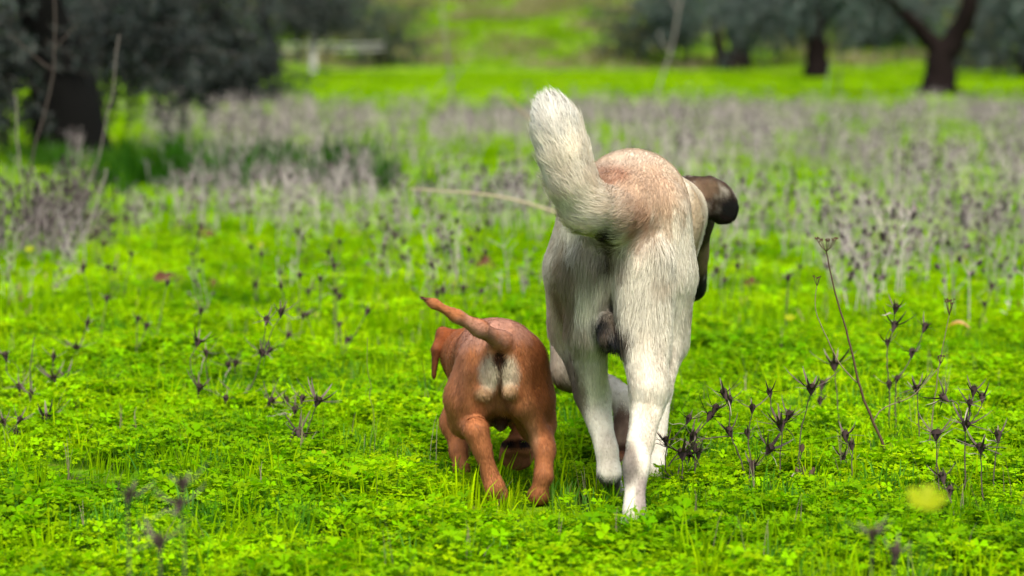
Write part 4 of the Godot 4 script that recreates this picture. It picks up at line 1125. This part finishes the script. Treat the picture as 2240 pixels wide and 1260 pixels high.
	for k in 3:
		for r in 2:
			var g := Geo.new()
			var y := 0.64 - r * 0.11
			g.tube([Vector3(0, y, 0.06), Vector3(0.7, y - 0.015, 0.06), Vector3(1.45, y, 0.06)] if k == 2 else [Vector3(0, y, 0.06), Vector3(1.2, y - 0.015, 0.06), Vector3(2.4, y, 0.06)], [0.013, 0.012, 0.013], 6, white)
			part("rail", g.mesh(M.wood), f, Transform3D(Basis(), Vector3((k - 2) * 2.4, 0, 0)))
	# fresh shoots at the foot of the leaning olive, and a dark grassy clump in the weeds
	var shoots := []
	for k in 3:
		shoots.append(grass_tuft(30, 0.10, 0.42, 0.008, Color(0.04, 0.105, 0.014)))
	var foot := []
	for k in 110:
		foot.append([-3.1 + rng.randfn(0, 0.5), -19.8 + rng.randfn(0, 0.9), 1.0])
	scatter("green_shoots", shoots, stand(foot, 0.25, 0.6, Color(0.7, 0.8, 0.7), Color(1.2, 1.2, 1.0)), "tall green shoots round the foot of the leaning olive", "shoots")
	var tangle := []
	for k in 30:
		tangle.append([-1.98 + rng.randfn(0, 0.16), -12.6 + rng.randfn(0, 0.7), 1.0])
	scatter("dead_bush", [dry_weed(0.36, 7), dry_weed(0.32, 8)], stand(tangle, 0.7, 1.25, Color(0.2, 0.17, 0.19), Color(0.55, 0.5, 0.52)), "purple grey tangle of dead weeds before the leaning olive", "weeds")
	var clump := []
	for k in 90:
		clump.append([-1.62 + rng.randfn(0, 0.42), -17.4 + rng.randfn(0, 0.4), 1.0])
	scatter("tall_grass", shoots, stand(clump, 0.55, 0.95, Color(0.4, 0.6, 0.4), Color(0.8, 1.0, 0.6)), "dark green clump of taller grass among the dead weeds", "grass")


func small_plants() -> void:
	M.heads = []
	for k in 3:
		M.heads.append(thistle_head(0.9, 7))
	for k in 3:
		M.heads.append(thistle_head(1.25, 10))
	M.bare_heads = [thistle_head(0.9, 0), thistle_head(1.25, 0)]
	M.spines = []
	for k in 9:
		M.spines.append(thistle_spine(rng.randf_range(0.018, 0.056), rng.randf_range(-0.1, 1.15)))
	var gb := Geo.new()
	gb.tube([Vector3(0, -0.004, 0), Vector3(0, 0, 0), Vector3(0, 0.006, 0), Vector3(0, 0.012, 0), Vector3(0, 0.015, 0)], [0.001, 0.004, 0.0052, 0.0038, 0.0008], 8, Color(0.085, 0.055, 0.04))
	M.bud = gb.mesh(M.dry)
	for t in THISTLES:
		thistle(t)
	# smaller ones farther out, each its own plant
	for k in 70:
		var d := rng.randf_range(8.3, 13.5)
		var x := rng.randf_range(-0.17, 0.17) * d
		var n := rng.randi_range(1, 3)
		var runs := []
		for s in n:
			var h := rng.randf_range(0.10, 0.26)
			var lean := rng.randf_range(-0.05, 0.05)
			runs.append([lean * 0.4, h * 0.5, 0, lean, h, 1])
		thistle([x, -d, runs, "small dry thistle with %s among the dead weeds beyond the dogs" % ["one head", "two heads", "three heads"][n - 1]])
	umbel(Vector3(0.815, 0, -6.3))
	# bleached stalks
	var pale := Color(0.15, 0.135, 0.125)
	stalk("dry_stalk", Vector3(-0.62, 0, -30.2), [[Vector3.ZERO, Vector3(-0.02, 0.5, 0), Vector3(-0.09, 1.0, 0), Vector3(-0.1, 1.4, 0)], [Vector3(-0.03, 0.5, 0), Vector3(-0.3, 0.2, 0.1)], [Vector3(-0.02, 0.4, 0), Vector3(0.2, 0.7, 0)]], 0.013, 0.008, pale, "tall straight pale dead stalk rising before the open bank")
	stalk("dry_stalk", Vector3(1.48, 0, -30.8), [[Vector3.ZERO, Vector3(0.08, 0.4, 0), Vector3(0.2, 0.75, 0), Vector3(0.28, 1.15, 0), Vector3(0.36, 1.5, 0)], [Vector3(0.2, 0.75, 0), Vector3(0.1, 0.9, 0), Vector3(0.08, 1.0, 0)], [Vector3(0.29, 1.18, 0), Vector3(0.2, 1.35, 0), Vector3(0.15, 1.5, 0)]], 0.010, 0.007, Color(0.22, 0.2, 0.185), "whitish dead stalk with forked tips before the double-trunked olive")
	stalk("dry_stalk", Vector3(4.62, 0, -41.0), [[Vector3.ZERO, Vector3(0.03, 0.5, 0), Vector3(0.02, 0.9, 0), Vector3(0.08, 1.3, 0)], [Vector3(0.03, 0.5, 0), Vector3(-0.25, 0.9, 0)]], 0.014, 0.009, pale, "tall pale dead stalk between the straight trunk and the forked tree")
	stalk("dry_stalk", Vector3(3.8, 0, -35.5), [[Vector3.ZERO, Vector3(0.05, 0.25, 0), Vector3(0.1, 0.6, 0)]], 0.012, 0.008, Color(0.16, 0.22, 0.12), "short light green stalk before the straight-trunked olive")
	stalk("dry_stalk", Vector3(0.28, 0, -13.2), [[Vector3.ZERO, Vector3(-0.06, 0.3, 0), Vector3(-0.14, 0.48, 0), Vector3(-0.30, 0.66, 0)]], 0.007, 0.004, Color(0.24, 0.2, 0.11), "straw-coloured dead stalk leaning behind the pale dog's tail")
	stalk("dry_stalk", Vector3(0.35, 0, -10.4), [[Vector3.ZERO, Vector3(-0.10, 0.26, 0), Vector3(-0.25, 0.335, 0), Vector3(-0.42, 0.375, 0), Vector3(-0.72, 0.40, 0)]], 0.0065, 0.0025, Color(0.32, 0.27, 0.19), "long bleached stalk arching sideways behind the pale dog's tail")
	stalk("dry_stalk", Vector3(-1.98, 0, -11.6), [[Vector3.ZERO, Vector3(0.02, 0.2, 0), Vector3(0.0, 0.4, 0), Vector3(-0.01, 0.7, 0)]], 0.004, 0.003, pale, "upright whitish dead stalk before the leaning olive")
	stalk("dry_stalk", Vector3(-1.90, 0, -11.9), [[Vector3.ZERO, Vector3(0.09, 0.18, 0), Vector3(0.18, 0.38, 0), Vector3(0.24, 0.62, 0), Vector3(0.29, 0.95, 0)]], 0.004, 0.0025, Color(0.14, 0.12, 0.11), "long dead stalk slanting across the leaning olive's trunk")
	stalk("dry_stalk", Vector3(-1.83, 0, -11.4), [[Vector3.ZERO, Vector3(0.14, 0.16, 0), Vector3(0.21, 0.34, 0), Vector3(0.23, 0.42, 0)]], 0.0055, 0.004, Color(0.2, 0.185, 0.165), "thick bleached stalk slanting low beside the leaning olive's weeds")
	stalk("dry_stalk", Vector3(-2.02, 0, -11.5), [[Vector3.ZERO, Vector3(0.07, 0.12, 0), Vector3(0.1, 0.17, 0)]], 0.005, 0.004, Color(0.2, 0.185, 0.165), "short broken bleached stalk leaning in the weeds")
	stalk("dry_stalk", Vector3(-2.02, 0, -12.2), [[Vector3.ZERO, Vector3(-0.03, 0.3, 0), Vector3(0.06, 0.65, 0), Vector3(0.1, 0.9, 0), Vector3(0.09, 1.2, 0)], [Vector3(0.08, 0.8, 0), Vector3(-0.1, 0.95, 0)], [Vector3(0.09, 0.88, 0), Vector3(0.2, 1.0, 0)]], 0.005, 0.003, Color(0.06, 0.048, 0.045), "tall brown twiggy stalk standing before the leaning olive")
	stalk("grass_stalk", Vector3(-0.311, 0, -6.58), [[Vector3.ZERO, Vector3(-0.012, 0.12, 0), Vector3(-0.02, 0.27, 0)]], 0.0014, 0.0009, Color(0.13, 0.19, 0.03), "single thin upright green grass stalk beside the puppy")
	# broad smooth leaves
	var leaves := [[-0.835, -5.62, 0.11, 0.020, 2.2, Color(0.17, 0.35, 0.02), "broad pale green leaf lying over the clover by the blurred thistles", 0.3], [-0.80, -6.0, 0.10, 0.011, 0.3, Color(0.15, 0.31, 0.04), "upright spoon-shaped leaf in the shaded clover", 0.1], [-0.705, -7.25, 0.13, 0.012, 1.2, Color(0.05, 0.24, 0.11), "narrow blue-green leaf leaning beside the tallest thistle of the clover", 0.2], [-0.66, -7.1, 0.12, 0.013, 0.9, Color(0.14, 0.33, 0.02), "broad yellow-green leaf beside the narrow blue-green one", 0.3], [-0.175, -5.6, 0.13, 0.019, 1.3, Color(0.13, 0.30, 0.06), "broad smooth leaf lying below the puppy's hind paws", 0.55], [-0.75, -7.3, 0.10, 0.006, -0.8, Color(0.06, 0.26, 0.10), "thin curling blue-green leaf under the wavy thistle", 0.3]]
	for l in leaves:
		var m := broad_leaf(l[2], l[3], l[7], l[5])
		var o := single("broad_leaf", m, Vector3(l[0], 0.0, l[1]), l[6], "leaf", "broad leaves in the clover")
		o.rotation.y = l[4]
	# yellow flowers
	var pet := Geo.new()
	for k in 5:
		var a := TAU * k / 5
		var d := Vector3(cos(a), 0.75, sin(a)).normalized()
		pet.blade([Vector3.ZERO, d * 0.012, d * 0.02 + Vector3(0, 0.001, 0), d * 0.024], [0.001, 0.006, 0.008, 0.003], Vector3(-sin(a), 0, cos(a)), Color(0.25, 0.30, 0.003))
	var petals := pet.mesh(M.petal)
	var fl := [[0.452, -3.2, 0.44, 1.2, "blurred yellow flower standing tall before the meadow"], [-1.02, -11.6, 0.10, 0.9, "small yellow flower among the weeds"], [0.83, -8.7, 0.09, 0.9, "small yellow flower beyond the large dog"], [-1.85, -11.0, 0.12, 1.0, "yellow flower among the weeds near the bleached stalks"], [-0.41, -6.1, 0.075, 0.35, "tiny yellow bloom in the clover near the puppy"]]
	for f in fl:
		var o := base("yellow_flower", Vector3(f[0], land(f[0], f[1]), f[1]), f[4], "flower", "yellow flowers in the meadow")
		var g := Geo.new()
		var top := Vector3(0.01, f[2], 0)
		g.tube([Vector3.ZERO, Vector3(0.004, f[2] * 0.6, 0), top], [0.0015, 0.0013, 0.001], 5, Color(0.14, 0.30, 0.03))
		part("stem", g.mesh(M.leaf), o)
		part("bloom", petals, o, Transform3D(Basis(Vector3.RIGHT, 0.5).scaled(Vector3.ONE * f[3]), top))
	# fallen yellow leaflets and bare reddish earth
	var spots := [[-1.26, -10.5, 0.10, "wide patch of bare reddish earth in the clover"], [-0.10, -11.25, 0.05, "small patch of reddish earth behind the pale dog"], [0.87, -10.4, 0.05, "small brown earth patch past the pale dog's head"], [-1.37, -12.9, 0.07, "patch of brown earth in the dead weeds"], [-1.05, -10.1, 0.04, "little brown earth clod beside the wide reddish patch"]]
	for s in spots:
		var g := Geo.new()
		for ring in 5:
			for k in 14:
				var a := TAU * k / 14
				var r: float = s[2] * ring / 4.0 * (1.0 + 0.35 * fine.get_noise_2d(cos(a) * 4.0 + s[0] * 9.0, sin(a) * 4.0))
				var y: float = 0.055 * (1.0 - pow(ring / 4.0, 2.0)) * (1.0 + 0.8 * fine.get_noise_2d(cos(a) * ring * 3.0 + 5.0, sin(a) * ring * 3.0 + s[0]))
				g.vert(Vector3(cos(a) * r, y - 0.004, sin(a) * r * 0.7), Vector3(cos(a) * 0.5, 1, sin(a) * 0.5).normalized(), Color(0.075, 0.036, 0.022) * (1.0 + 0.4 * fine.get_noise_2d(k * 3.1, ring * 2.7)))
		for ring in 4:
			for k in 14:
				var a := ring * 14 + k
				var b := ring * 14 + (k + 1) % 14
				if ring > 0:
					g.tri(a, b, a + 14)
				g.tri(b, b + 14, a + 14)
		single("earth_patch", g.mesh(M.soil), Vector3(s[0], land(s[0], s[1]) + 0.03, s[1]), s[3], "earth", "bare earth showing through the clover")
	var fallen := single("fallen_leaf", broad_leaf(0.09, 0.024, 0.75, Color(0.58, 0.30, 0.20)), Vector3(1.33, 0.06, -8.8), "curled pinkish fallen leaf resting on the clover", "leaf")
	fallen.rotation.y = 1.3
